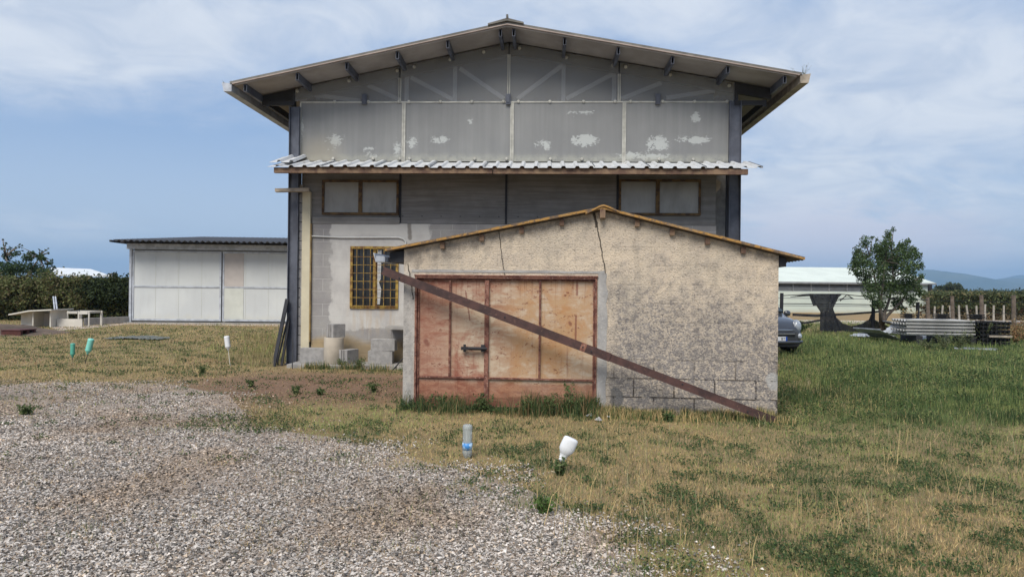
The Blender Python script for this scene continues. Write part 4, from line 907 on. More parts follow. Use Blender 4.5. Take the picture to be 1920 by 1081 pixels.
for i, (px, py, s_, lab) in enumerate(((380, 700, .2, 'tall dark weed tuft on the dry ground before the column'), (470, 725, .12, 'small green tuft left of the bare earth patch'), (50, 778, .14, 'ragged weed at the far left of the gravel'), (555, 738, .14, 'dark green tuft in the bare brown earth'), (700, 735, .16, 'dark green weed left of the shed corner'), (640, 690, .22, 'grey green weed before the plinth, below the cement pipe'), (672, 692, .26, 'bushy weed before the plinth, between pipe and stacked blocks'), (1050, 890, .13, 'dark green tuft under the white jug'), (600, 740, .10, 'low tuft right of the brown earth patch'), (1255, 790, .13, 'dark green weed under the steel channel'))):
    plant('weed', lab, G(px, py), s_, 14, s_*.75, GC, 14, .02, group='scattered weeds')

# ================================================================== bottles on sticks
def _cb(n): return dict(c=(.62, .66, .66), r=.22, tr=.6, s=.5, ior=1.2)
mat('clear_plastic', _cb)
def _wb(n):
    x, y, z = n.xyz(); g = n.noise(60, 3, .6); return dict(c=n.mix(n.sm(g, .66, .7)*.5, (.72, .73, .74), (.35, .35, .38)), r=.45, s=.4)
mat('milky_plastic', _wb)
simple('teal_plastic', (.22, .62, .52), .35, 0, .2, 4, s=.5)
simple('green_plastic', (.10, .40, .30), .3, 0, .3, 6, s=.5)
def _lab(n):
    x, y, z = n.xyz(); g = n.noise(16, 3, .6); return dict(c=n.mix(n.sm(g, .46, .52), (.06, .24, .55), (.45, .62, .78)), r=.4)
mat('blue_label', _lab)
def bottle(label, px, pyb, pyt, pystick, rr, body, tilt=(0, 0), stick='steel_dark', jug=False, lab=False, cap=None, sq=1.0):
    base = G(px, pystick); dist = base.y; H = (pyb-pyt)/F*dist; zb = (pystick-pyb)/F*dist+.0
    r = thing('bottle', label, 'bottle', base, 0, 'upturned plastic bottles on sticks'); 
    ty, tx = tilt; top = Vector((math.sin(tx), 0, math.cos(tx)))
    q = MB(); q.tube([(0, 0, -.03), top*(zb+H*.5)], .006, 6); q.build('stick', stick, r)
    b = MB(); n = 20; R = rr
    if jug: prof = [(R*.22, 0), (R*.24, H*.05), (R*.42, H*.06), (R*.42, H*.12), (R*.36, H*.13), (R*.50, H*.17), (R*.50, H*.21), (R*.42, H*.22), (R*.58, H*.27), (R*.56, H*.31), (R*.66, H*.33), (R*.98, H*.50), (R*1.02, H*.60), (R*1.0, H*.90), (R*.92, H*.97), (R*.7, H)]
    else: prof = [(R*.32, 0), (R*.34, H*.06), (R*.45, H*.1), (R*.9, H*.2), (R, H*.26)]+[(R*(.93 if k % 2 else 1.0), H*(.30+.058*k)) for k in range(11)]+[(R, H*.93), (R*.9, H*.98), (R*.6, H)]
    b.lathe(prof, n, sq=sq); bo = b.build('bottle_body', body, r, smooth=True); bo.rotation_euler = (0, tx, 0); bo.location = top*zb
    if lab:
        l_ = MB(); l_.lathe([(R*1.02, H*.34), (R*1.03, H*.52)], n); lo = l_.build('label', 'blue_label', r, smooth=True); lo.rotation_euler = (0, tx, 0); lo.location = top*zb
    return r
bottle('clear ridged water bottle with blue label, upturned in the grass', 876, 866, 795, 858, .047, 'clear_plastic', lab=True)
bottle('white jug tilted on a stick in front of the shed', 1042, 863, 814, 886, .068, 'milky_plastic', (0, rad(24)), jug=True, sq=.55)
bottle('large teal bottle tilted on a stick at the left', 159, 663, 633, 682, .062, 'teal_plastic', (0, rad(14)))
bottle('small dark green bottle beside the large teal one', 136, 670, 643, 676, .048, 'green_plastic')
bottle('narrow white bottle on a stick near the steel column', 432, 656, 629, 686, .055, 'milky_plastic', (0, rad(-8)), 'pvc')
def litter(px, py, s, lab, mt='milky_plastic'):
    q = MB(); k = 9; vs = [(math.cos(i*6.28/k)*s*random.uniform(.5, 1), math.sin(i*6.28/k)*s*random.uniform(.4, .9), random.uniform(0.005, .012)) for i in range(k)]+[(random.uniform(-.3, .3)*s, random.uniform(-.2, .2)*s, s*.75)]
    q.add(vs, [(i, (i+1) % k, k) for i in range(k)]); o = q.build('litter', mt); o.location = G(px, py, .01); tagp(o, lab, 'litter', 'white scraps by the shed wall')
litter(1107, 780, .06, 'white crumpled scrap beside the right door jamb'); litter(1140, 782, .04, 'small white scrap lying right of the larger one'); litter(1122, 788, .07, 'flat pinkish rubble piece between the white scraps', 'render_grey')

# ================================================================== LEFT: white panel barn
LF = Frame(245, 31.8, 3.0)
def lp(px, py, v=0.0): return LF.p(px, py, v)
def _wp(n):
    x, y, z = n.xyz(); f = n.noise(.6, 4, .5); g = n.noise(1.4, 4, .6, n.scale(n.obj(), 3, 1, .4)); c = n.mix(n.sm(f, .35, .65), (.58, .60, .59), (.52, .54, .54)); c = n.mix((1.0-n.sm(z+(g-.5)*.5, .05, .5))*.4, c, (.52, .48, .36)); c = n.mix(n.sm(g, .5, .7)*.15, c, (.4, .4, .38)); return dict(c=c, r=.5)
mat('white_panel', _wp)
simple('pinkish_panel', (.50, .455, .42), .6, 0, .1, 2); simple('cream_panel', (.57, .585, .53), .6, 0, .1, 2)
simple('corr_dark', (.07, .07, .075), .7, 0, .3, 3)
barn = thing('storage_barn', 'low barn with white sliding panel doors left of the tall building', 'barn', LF.o, LF.th)
bw = lp(560, 500)[0]+3.0; zt1 = lp(300, 470)[1]; z0 = .12; zmid = lp(300, 537)[1]
q = MB(); q.box(0.05, bw, .2, 9, 0, zt1+.1); q.build('wall', 'white_panel', barn)
xs1 = lp(416, 540)[0]
def slid(x0, x1, name, splits, mats_):
    q = MB(); q.box(x0, x1, .02, .06, z0, zmid-.03).box(x0, x1, .02, .06, zmid+.03, zt1); d_ = q.build(name, 'white_panel', barn)
    f = MB(); t = .07; f.box(x0, x0+t, -.01, .0195, z0, zt1).box(x1-t, x1, -.01, .0195, z0, zt1).box(x0+t, x1-t, -.009, .0195, z0, z0+.08).box(x0+t, x1-t, -.009, .0195, zmid-.028, zmid+.028).box(x0+t, x1-t, -.009, .0195, zt1-.07, zt1); f.build('door_frame', 'galv', d_)
    s_ = MB(); k = 1
    xx = x0+1.0
    while xx < x1-.2: s_.box(xx-.006, xx+.006, .012, .0205, z0+.09, zt1-.08); xx += 1.0
    s_.build('panel_joint', 'cream_panel', d_)
    return d_
slid(.06, xs1-.03, 'sliding_door', None, None); d2 = slid(xs1+.03, bw-.3, 'sliding_door', None, None)
pa, pb = lp(419, 500)[0], lp(457, 500)[0]
MB().box(pa+.02, pb, .004, .0125, zmid+.03, zt1-.075).build('pinkish_panel', 'pinkish_panel', d2); MB().box(pa+.02, pb, .004, .0125, z0+.085, zmid-.03).build('cream_panel', 'cream_panel', d2)
q = MB(); q.box(-.12, bw, -.16, .19, zt1+.06, zt1+.30).box(xs1-.1, xs1+.9, -.175, -.161, zt1+.06, zt1+.3); q.build('door_track', 'galv', barn)
MB().box(-.05, .05, -.05, .19, 0, zt1+.05).build('corner_post', 'galv', barn)
q = MB(); rz0 = lp(212, 450, -1.0)[1]; 
q.ribbed((lp(212, 450, -1.0)[0], -1.0, rz0), (0, 10.5, .9), (bw+1.5, 0, 0), .25, .035, .01, 'wave'); q.build('roof', 'corr_dark', barn)
q = MB()
for k in range(12): q.box(-.5+k*.9, -.42+k*.9, -.9, 9, zt1+.31, zt1+.4)
q.build('roof_batten', 'steel_dark', barn); MB().box(-.4, bw, -.15, -.05, zt1+.301, zt1+.42).build('fascia', 'steel_dark', barn)
MB().box(-.3, bw, -.4, .0, 0, .05).build('sill_kerb', 'concrete', barn)
# hedge
def boxcloud(n, x0, x1, y0, y1, z0, z1, seed, amp=.25, fill=.35):
    X = RNG.uniform(x0, x1, n); Y = RNG.uniform(y0, y1, n); t = RNG.random(n); 
    top = z1+(fbm(X, Y*.5, 1.1, seed)-.5)*amp*2+ (vn(X, Y, .25, seed+4)-.5)*amp
    Z = z0+(top-z0)*np.where(t < .5, RNG.random(n), 1-np.abs(RNG.normal(0, .10, n))); Yf = y0+(y1-y0)*np.abs(RNG.normal(0, .25, n)); Y = np.where(RNG.random(n) < .65, Yf+(fbm(X, Z, .7, seed+7)-.5)*.8, Y)
    return np.stack([X, Y, np.maximum(Z, .03)], -1)
a = G(-260, 612); Hy = 33.0; hx0 = AT(-330, 560, Hy).x; hx1 = AT(247, 560, Hy).x
def hz(px, py): return AT(px, py, Hy).z
hedge = thing('hedge', 'dark green clipped hedge left of the white barn', 'hedge', (hx0, Hy, 0))
Cn = boxcloud(62000, 0, hx1-hx0+.2, 0, 2.6, 0, hz(120, 527), 200, .34); 
leafcloud('foliage', Cn, .075, [(.07, .09, .03), (.11, .125, .045), (.04, .055, .022), (.16, .15, .06), (.15, .12, .06), (.06, .08, .03)], hedge)
sp_ = []; zt_h = hz(120, 527)
for k in range(190):
    cx_, cz_, rr_ = random.uniform(0, (hx1-hx0)*.86), random.uniform(.2, 1.08)**.5*zt_h, random.uniform(.18, .42); dd = RNG.normal(0, .5, (170, 3))*rr_; sp_.append(dd+np.array([cx_, -.12+random.uniform(-.1, .25), cz_]))
leafcloud('leaf_spray', np.concatenate(sp_), .06, [(.13, .15, .055), (.18, .185, .075), (.09, .11, .04), (.17, .14, .075)], hedge)
leafcloud('leaf_spray', RNG.normal(0, 1, (9000, 3))*np.array([.75, .35, .26])+np.array([hx1-hx0-.9, .2, zt_h*.78]), .07, [(.035, .05, .02), (.05, .07, .025), (.028, .04, .018)], hedge)
q = MB(); q.box(0, hx1-hx0, .55, 2.2, 0, hz(120, 540)-.1); q.build('dark_core', 'dark_gap', hedge)  # near-black box standing in for the shade deep in the hedge
# tree builder
def tree(name, label, base, trunk_r, stems, clumps, leaf_s, cols, per, group=None, cat='tree'):
    r = thing(name, label, cat, base, 0, group); q = MB()
    for st_ in stems:
        n = len(st_); q.tube(st_, [trunk_r*(1-.8*i/(n-1)) for i in range(n)], 7)
    pts = []
    for (cx, cy, cz, rr, sq_) in clumps:
        b0 = min((Vector(p) for st_ in stems for p in st_[1:]), key=lambda p: (p-Vector((cx, cy, cz))).length); q.tube([b0, (b0+Vector((cx, cy, cz)))/2+Vector((0, 0, .04)), (cx, cy, cz)], [trunk_r*.3, trunk_r*.2, .008], 5)
        n = int(per*rr*rr); dd = RNG.normal(0, 1, (n, 3)); dd /= np.linalg.norm(dd, axis=1)[:, None]; rad_ = rr*RNG.random(n)**.45; pts.append(np.array([cx, cy, cz])+dd*rad_[:, None]*np.array([1, 1, sq_]))
    q.build('trunk', 'bark', r, smooth=True); leafcloud('crown', np.concatenate(pts), leaf_s, cols, r); return r
# fruit tree on the right
tb_ = G(1652, 626); TD = tb_.y
def tl_(px, py, dy=0.0): p = AT(px, py, TD+dy); return (p.x-tb_.x, dy, max(p.z, .02))
random.seed(5)
stems = [[(0, 0, -.05), tl_(1652, 590), tl_(1650, 560), tl_(1640, 520), tl_(1630, 480)], [(0.03, 0, .1), tl_(1658, 588, .1), tl_(1668, 560, .2), tl_(1675, 520, .3), tl_(1672, 470, .2)], [(0, .02, .3), tl_(1663, 592, .2), tl_(1690, 565, -.2), tl_(1712, 530, -.4)], [(0, 0, .3), tl_(1650, 575, -.3), tl_(1655, 535, -.5), tl_(1660, 490, -.6)]]
cl = []
outl = [(1600, 500, 16), (1608, 470, 14), (1625, 455, 14), (1620, 490, 24), (1645, 470, 20), (1668, 442, 13), (1662, 460, 20), (1672, 435, 7), (1690, 465, 16), (1700, 455, 8), (1705, 478, 18), (1720, 480, 12), (1722, 500, 16), (1700, 505, 26), (1672, 495, 28), (1645, 505, 28), (1622, 520, 18), (1635, 540, 22), (1660, 535, 28), (1690, 535, 26), (1712, 530, 18), (1722, 545, 12), (1705, 560, 16), (1680, 565, 18), (1650, 568, 16), (1632, 560, 10), (1695, 580, 10), (1640, 575, 8), (1610, 512, 10), (1658, 480, 20), (1640, 448, 6), (1606, 483, 8), (1715, 465, 7), (1728, 520, 9), (1686, 480, 18)]
for px, py, rp in outl:
    for rep in range(2):
        dy = random.uniform(-1.3, 1.3)*(rp/26); c_ = tl_(px+random.uniform(-4, 4), py+random.uniform(-4, 4), dy); cl.append((c_[0], c_[1], c_[2], rp/F*TD*random.uniform(.5, .85), 1.15))
LC = [(.06, .095, .035), (.08, .125, .045), (.12, .17, .07), (.045, .07, .03)]
tree('fruit_tree', 'bushy green tree with forked trunk beside the metal sheet pile', tb_, .085, stems, cl, .043, LC, 3600)
# left tree behind the hedge
Y2 = 37.5; b_ = AT(25, 560, Y2); b_.z = 0
def t2(px, py, dy=0.0): p = AT(px, py, Y2+dy); return (p.x-b_.x, dy, p.z)
cl = []
for px, py, rp in ((-60, 490, 36), (-20, 500, 28), (10, 505, 24), (35, 500, 20), (60, 505, 20), (85, 510, 16), (50, 485, 12), (72, 483, 8), (10, 482, 10), (30, 478, 7), (92, 498, 5), (15, 468, 5), (-40, 530, 30), (10, 530, 26), (60, 530, 22), (10, 458, 3), (9, 452, 2), (33, 466, 3), (38, 461, 2), (78, 472, 4), (86, 466, 3), (92, 476, 3), (64, 474, 4), (55, 470, 3), (45, 468, 3), (98, 490, 4), (104, 503, 4), (24, 472, 4), (0, 470, 5), (84, 488, 6)):
    for rep in range(2): c_ = t2(px+random.uniform(-5, 5), py+random.uniform(-4, 4), random.uniform(-1, 1)); cl.append((c_[0], c_[1], c_[2], rp/F*Y2*random.uniform(.6, 1), .9))
tree('fig_tree', 'spreading green tree rising above the left end of the hedge', b_, .12, [[(0, 0, 0), t2(22, 540), t2(20, 510), t2(10, 480)], [(0, 0, .3), t2(40, 530), t2(60, 505), t2(74, 482)], [(0, 0, .3), t2(5, 530), t2(-30, 505), t2(-50, 490)]], cl, .055, [(.05, .085, .035), (.07, .115, .045), (.04, .06, .03)], 2200)
def far_tree(label, px, pyt, pyb, Yd, wpx, cols, seed):
    random.seed(seed); b = AT(px, 552, Yd); b.z = 0; h = AT(px, pyt, Yd).z; zb = max(.3, AT(px, pyb, Yd).z); w = wpx/F*Yd/2; cl = []
    for k in range(16): cl.append((random.uniform(-.8, .8)*w, random.uniform(-.6, .6)*w, random.uniform(zb, h-.12*h), w*random.uniform(.25, .45), .75))
    return tree('distant_tree', label, b, .02*Yd/10, [[(0, 0, 0), (0, 0, zb), (w*.1, 0, (zb+h)/2)], [(0, 0, zb*.5), (-w*.2, 0, zb), (-w*.4, 0, (zb+h)/2)]], cl, .0022*Yd, cols, 260*(60/Yd)**1.0, None)
DC = [(.06, .08, .05), (.08, .10, .06)]
far_tree('distant round tree on the horizon before the hills', 1783, 529, 548, 120, 42, DC, 3)
far_tree('small distant tree just left of the larger one on the horizon', 1764, 533, 548, 125, 24, DC, 4)
far_tree('small distant tree above the hedge beside the white barn', 212, 505, 520, 75, 18, DC, 6)
# pale building behind hedge
RFx = Frame(100, 60, 0)
def rp_(px, py, v=0.0): return RFx.p(px, py, v)
pb_ = thing('pale_roofed_shelter', 'white roofed open shelter behind the hedge at the left', 'shelter', RFx.o)
simple('white_roof', (.66, .68, .68), .6, 0, .1, 1); simple('brown_wall', (.25, .20, .16), .9, 0, .3, 1)
a0, z1_ = rp_(92, 514); a1, z0_ = rp_(210, 517); q = MB(); q.add([(a0, 0, z1_), (a1, 0, z0_), (rp_(170, 503, 4)[0], 4, rp_(170, 504, 4)[1]), (rp_(94, 500, 4)[0], 4, rp_(94, 501, 4)[1]), (a0, 0, z1_-.1), (a1, 0, z0_-.1), (rp_(170, 503, 4)[0], 4, rp_(170, 504, 4)[1]-.1), (rp_(94, 500, 4)[0], 4, rp_(94, 501, 4)[1]-.1)], [(0, 1, 2, 3), (7, 6, 5, 4), (0, 4, 5, 1), (1, 5, 6, 2), (2, 6, 7, 3), (3, 7, 4, 0)]); q.build('roof', 'white_roof', pb_)
MB().box(a0+.2, rp_(165, 520)[0], 2.0, 3.8, 0, z1_-.2).build('wall', 'brown_wall', pb_)
q = MB()
for px in (102, 123, 145, 163): q.box(rp_(px, 520)[0], rp_(px, 520)[0]+.12, .3, .42, 0, z1_-.25)
q.build('post', 'steel_dark', pb_)

# dog house, panels, frame, pipes, kerb, heap
DY = G(65, 613).y
simple('cream_paint', (.62, .59, .52), .7, 0, .15, 2)
dgo = AT(30, 600, DY); dgo.z = 0
def dg(px, py, v=0.0): p = AT(px, py, DY+v); return p.x-dgo.x, p.z
dh = thing('animal_shelter', 'small cream open-fronted shelter with slanted roof before the hedge', 'shelter', dgo)
x0, x1, x2 = dg(31, 600)[0], dg(61, 600)[0], dg(96, 600)[0]; zt_a, zt_b, zt_c = dg(31, 589)[1], dg(61, 583)[1], dg(96, 581)[1]
q = MB(); q.prism([(x0, 0), (x1, 0), (x1, zt_b), (x0, zt_a)], 0.25, .3).box(x1, x1+.05, -.02, 1.0, 0, zt_b).box(x2-.05, x2, -.02, 1.0, 0, zt_c-.02).box(x0, x2-.051, .95, 1.0, 0, zt_a).box(x0, x0+.05, .301, .949, 0, zt_a); q.build('wall', 'cream_paint', dh)
q = MB(); rx0, rz0 = dg(24, 588); rx1, rz1 = dg(62, 581); rx2, rz2 = dg(104, 579); q.prism([(rx0, rz0-.05), (rx1, rz1-.05), (rx2, rz2-.05), (rx2, rz2), (rx1, rz1), (rx0, rz0)], -.25, 1.15); q.build('roof', 'cream_paint', dh)
MB().box(x1+.051, x2-.051, .6, .64, 0, zt_b-.1).build('back_board', 'pinkish_panel', dh)
q = MB(); q.box(0, dg(145, 600)[0]-dg(98, 600)[0], 0, .06, 0, dg(120, 598)[1]); o = q.build('low_panel', 'cream_paint'); o.location = (AT(98, 600, DY).x, DY+.3, 0); tagp(o, 'low cream panel standing right of the small shelter', 'panel')
q = MB(); fx0, fx1, fx2 = 0, dg(145, 600)[0]-dg(124, 600)[0], dg(165, 600)[0]-dg(124, 600)[0]; ft_ = dg(145, 584)[1]
for x in (fx0, fx1, fx2): q.box(x+.015, x+.06, 0.015, .06, 0, ft_)
q.box(fx0+.071, fx1-.001, 0, .07, ft_-.1, ft_-.02).box(fx1+.071, fx2-.001, 0, .07, ft_-.12, ft_-.02).box(fx0+.0, fx2, .8, .87, ft_-.08, ft_)
for x in (fx0, fx2): q.box(x, x+.07, .8+.071, .87+.071, 0, ft_).box(x, x+.07, .071, .799, ft_-.08, ft_)
o = q.build('timber_rack', 'cream_paint'); o.location = (AT(124, 600, DY+.6).x, DY+.6, 0); tagp(o, 'open cream timber frame between low panel and hedge', 'frame')
for i, (x0_, xt_) in enumerate(((106, 100), (111, 104))):
    p0 = AT(x0_, 600, DY+.9); p1 = AT(xt_, 556, DY+2.0); q = MB(); q.tube([(0, 0, 0), p1-Vector((p0.x, p0.y, 0))], .03, 8); o = q.build('pipe', 'galv', smooth=False); o.location = (p0.x, p0.y, 0); tagp(o, ('left' if i == 0 else 'right')+' one of two thin grey pipes leaning on the hedge', 'pipe', 'grey pipes leaning on the hedge')
ka, kb = G(160, 609.5), G(247, 605); q = MB(); q.bar((ka.x, ka.y, .14), (kb.x, kb.y+.0, .14), .18, .30); tagp(q.build('low_kerb', 'concrete'), 'low grey concrete kerb running from the frame to the barn', 'kerb')
# heap of earth
hp = G(40, 626); q = MB(); nx, ny = 44, 26; vs = []
for j in range(ny):
    for i in range(nx):
        x = (i/(nx-1)-.5)*5.4; y = (j/(ny-1)-.5)*3.0; r_ = max(0, 1-(x/2.6)**2)*max(0, 1-(y/1.45)**2); z = r_*.30*(.55+.9*float(fbm(np.array([x]), np.array([y]), .7, 300)[0]))-.01; vs.append((x, y, z))
q.add(vs, [(j*nx+i, j*nx+i+1, (j+1)*nx+i+1, (j+1)*nx+i) for j in range(ny-1) for i in range(nx-1)]); simple('heap_soil', (.16, .115, .085), .95, 0, .5, 2, .8, 20)
o = q.build('soil_heap', 'heap_soil', smooth=True); o.location = (hp.x-1.5, hp.y+.2, 0); tagp(o, 'low heap of brown soil and boards before the small shelter', 'soil heap')
q = MB(); L = AT(37, 622, hp.y).x-AT(2, 622, hp.y).x; 
for k in range(3): q.box(0, L, k*.32, k*.32+.1, .02+0, .17)
q.box(0, L, -.02, .78, .171, .195); simple('dark_red', (.10, .035, .03), .8); o = q.build('pallet', 'dark_red'); o.location = (AT(2, 625, hp.y-1).x, hp.y-1.0, 0); tagp(o, 'dark red wooden pallet lying at the left edge before the soil heap', 'pallet')
# flattened dark netting on the lawn
na = G(190, 637); q = MB(); nx, ny = 40, 8; vs = []
for j in range(ny):
    for i in range(nx): x = i/(nx-1)*1.7; y = j/(ny-1)*1.3*(1-.6*abs(i/(nx-1)-.4)); vs.append((x, y+.15*math.sin(x*2), .02+.045*random.random()))
q.add(vs, [(j*nx+i, j*nx+i+1, (j+1)*nx+i+1, (j+1)*nx+i) for j in range(ny-1) for i in range(nx-1)]); simple('grey_net', (.20, .21, .19), .9, 0, .4, 8); o = q.build('crumpled_netting', 'grey_net'); o.location = na; tagp(o, 'grey crumpled netting lying on the lawn behind the teal bottles', 'netting')
# ================================================================== RIGHT: long pale barn
BF = Frame(1440, 62, 0.0)
def bp(px, py, v=0.0): return BF.p(px, py, v)
def _pg(n):
    x, y, z = n.xyz(); f = n.noise(.5, 4, .5); g = n.noise(2, 5, .6); c = n.mix(n.sm(f, .35, .65), (.55, .60, .53), (.50, .56, .50)); c = n.mix((1.0-n.sm(z+(g-.5)*.3, .02, .35))*.5, c, (.42, .38, .28)); return dict(c=c, r=.7)
mat('pale_green', _pg); simple('pale_roof', (.64, .68, .60), .6, 0, .1, .6)
simple('vent_dark', (.10, .105, .11), .7, 0, .3, 2); simple('vent_grey', (.27, .28, .29), .7, 0, .2, 2)
bn = thing('livestock_barn', 'long pale green barn with a dark louvred vent strip behind the tree', 'barn', BF.o)
xa = bp(1250, 560)[0]; xb = bp(1743, 560)[0]; ze_ = bp(1600, 528)[1]; zv0 = bp(1600, 547)[1]; zrg = bp(1600, 501.5, 7.0)[1]
MB().box(xa, xb, 0, .2, -.05, zv0).box(xb-.2, xb, .2, 14, -.05, ze_).box(xb-.9, xb, 0, .19, zv0+.002, ze_).box(xa, xb, 13.8, 14.0, -.05, ze_-.002).build('wall', 'pale_green', bn)
MB().prism([(xa, zv0), (xb-.9, zv0), (xb-.9, ze_), (xa, ze_)], .12, .16).build('vent_backing', 'vent_dark', bn)
q = MB(); x = xa
while x < xb-1: q.box(x, x+.08, .0, .11, zv0+.01, ze_); x += 1.55
for k in (.25, .45, .7, .93): q.box(xa, xb-.91, .02, .10, zv0+(ze_-zv0)*k-.025, zv0+(ze_-zv0)*k+.02)
q.build('vent_frame', 'vent_grey', bn)
MB().box(xa, xb-.91, .11, .119, zv0+.01, zv0+(ze_-zv0)*.45).build('vent_screen', 'vent_grey', bn)
q = MB()
for k in (.33, .68): q.box(xa, xb-.003, -.02, -.002, zv0*k-.02, zv0*k+.02)
q.build('wall_joint', 'vent_grey', bn)
q = MB(); q.add([(xa-.5, -.2, ze_-.04), (xb+.4, -.2, ze_-.04), (xb+.4, 7.0, zrg), (xa-.5, 7.0, zrg), (xa-.5, 14.5, ze_-.04), (xb+.4, 14.5, ze_-.04)]+[(xa-.5, -.2, ze_-.16), (xb+.4, -.2, ze_-.16), (xb+.4, 7.0, zrg-.12), (xa-.5, 7.0, zrg-.12), (xa-.5, 14.5, ze_-.16), (xb+.4, 14.5, ze_-.16)],
    [(0, 1, 2, 3), (3, 2, 5, 4), (7, 6, 9, 8), (8, 9, 10, 11), (0, 6, 7, 1), (1, 7, 8, 2), (2, 8, 11, 5), (5, 11, 10, 4), (4, 10, 9, 3), (3, 9, 6, 0)]); q.build('roof', 'pale_roof', bn)
MB().box(xa-.5, xb+.4, -.32, -.205, ze_-.2, ze_-.05).build('gutter', 'vent_grey', bn)
# ---------- hills
def _hill(n): f = n.noise(.0016, 6, .6); return dict(c=n.mix(n.sm(f, .4, .6), (.055, .075, .05), (.11, .12, .07)), r=.95, s=.1)
mat('hill', _hill)
def ridge(pts, Yd, name, depth=1500):
    q = MB(); top = []; xs_ = []
    for i in range(len(pts)-1):
        for k in range(8):
            t = k/8; tt = t*t*(3-2*t); px = pts[i][0]+(pts[i+1][0]-pts[i][0])*t; py = pts[i][1]+(pts[i+1][1]-pts[i][1])*tt+random.uniform(-.35, .35); top.append(AT(px, py, Yd))
    n = len(top); vs = []
    for p in top: h = max(p.z, 1); vs += [(p.x, Yd-depth, -5), (p.x, Yd-depth*.55, h*.38+random.uniform(-.04, .04)*h), (p.x, Yd-depth*.2, h*.8+random.uniform(-.05, .05)*h), (p.x, Yd, h), (p.x, Yd+depth, -5)]
    q.add(vs, [(i*5+j, (i+1)*5+j, (i+1)*5+j+1, i*5+j+1) for i in range(n-1) for j in range(4)]); return tagp(q.build(name, 'hill', smooth=True), kind='structure')
random.seed(3)
ridge([(1100, 552), (1300, 548), (1480, 535), (1600, 520), (1690, 510), (1745, 505), (1775, 510), (1810, 520), (1850, 524), (1900, 521), (2000, 528), (2200, 540), (2400, 552)], 5200, 'hills')
ridge([(1500, 550), (1700, 512), (1768, 508), (1800, 516), (1860, 524), (1920, 515), (2000, 508), (2150, 522), (2500, 545)], 6800, 'hills')
ridge([(-900, 541), (-300, 537), (0, 532), (250, 534), (500, 538), (900, 543)], 7200, 'hills')
# ---------- vineyard beyond the track
vy = 47.0; vx0 = AT(1746, 560, vy).x
Cn = np.concatenate([boxcloud(12000, AT(1748, 560, vy+k*2.6).x, vx0+26, vy+k*2.6, vy+k*2.6+1.5, .75 if k == 0 else .3, AT(1850, 551-k*.6, vy+k*2.6).z, 400+k*9, .22) for k in range(6)])
o = leafcloud('vineyard', Cn, .11, [(.085, .105, .045), (.12, .14, .06), (.055, .07, .032), (.17, .15, .07)], None); tagp(o, 'rows of green vines beyond the gravel track', 'vines', kind='stuff')
lowb = boxcloud(6000, vx0, vx0+26, vy+1.2, vy+3.0, 0, .8, 480, .1); o = leafcloud('undergrowth', lowb, .09, [(.09, .08, .045), (.22, .13, .07), (.06, .06, .035)], None); tagp(o, 'brown and green undergrowth below the vines', 'undergrowth', kind='stuff')
bx = AT(1750, 560, 140).x; Cn = boxcloud(9000, bx-70, bx+110, 140, 147, 0, 2.6, 500, .7); o = leafcloud('distant_treeline', Cn, .32, [(.06, .08, .05), (.08, .10, .06)], None); tagp(o, 'low distant treeline before the hills', 'treeline', kind='stuff')
bx = AT(-100, 560, 120).x; Cn = boxcloud(5000, bx-30, bx+70, 120, 127, 0, 2.4, 520, .7); o = leafcloud('distant_treeline', Cn, .32, [(.06, .08, .05), (.08, .10, .06)], None); tagp(o, 'low distant treeline behind the barn at the left', 'treeline', kind='stuff')
def post(name, label, px, pyt, Yd, r, mt, lean=0.0, group=None):
    b = AT(px, 600, Yd); h = AT(px, pyt, Yd).z; q = MB(); q.tube([(0, 0, -.1), (lean*.5, 0.01, h*.5), (lean, 0, h)], [r*1.1, r, r*.92], 8); o = q.build(name, mt); o.location = (b.x, Yd, 0); return tagp(o, label, 'post', group)
nb = ['first', 'second', 'third', 'fourth', 'fifth', 'sixth', 'seventh', 'eighth', 'ninth']
for i, (px, pt, ln) in enumerate(((1752, 574, .02), (1766, 572, .05), (1784, 573, -.12), (1799, 572, -.05), (1816, 572, -.15), (1832, 573, -.05), (1847, 570, .0), (1863, 572, .0), (1882, 572, .0))):
    post('vine_post', nb[i]+' pale post from the left along the vines', px, pt, 46.3, .06, 'post_pale', ln, 'pale posts of the vineyard')
for i, (px, pt, Yd, lab) in enumerate(((1742, 557, 34, 'dark wooden fence post at the right end of the pale barn'), (1788, 555, 32.6, 'wooden fence post behind the middle of the sheet pile'), (1843, 553, 31, 'wooden fence post behind the dark end of the sheet pile'), (1902, 553, 28.6, 'nearest wooden fence post at the right edge of the picture'))):
    post('fence_post', lab, px, pt, Yd, .085, 'post_wood', -.08 if i < 3 else -.04, 'wooden posts of the yard fence')
q = MB()
wy = [AT(1742, 560, 34), AT(1788, 560, 32.6), AT(1843, 560, 31), AT(1902, 560, 28.6), AT(1980, 560, 26.5)]
for z in (.5, .9, 1.35): q.tube([(p.x, p.y-.1, z) for p in wy], .008, 4)
tagp(q.build('fence_wire', 'steel_dark'), 'thin wire strung along the wooden fence posts', 'wire')
q = MB(); a = AT(1744, 560, 60.5); q.box(-.12, .12, 0, .25, 0, AT(1744, 533, 60.5).z); o = q.build('dark_pole', 'steel_dark'); o.location = (AT(1745, 560, 60.5).x, 60.5, 0); tagp(o, 'dark steel pole at the right corner of the pale barn', 'pole')
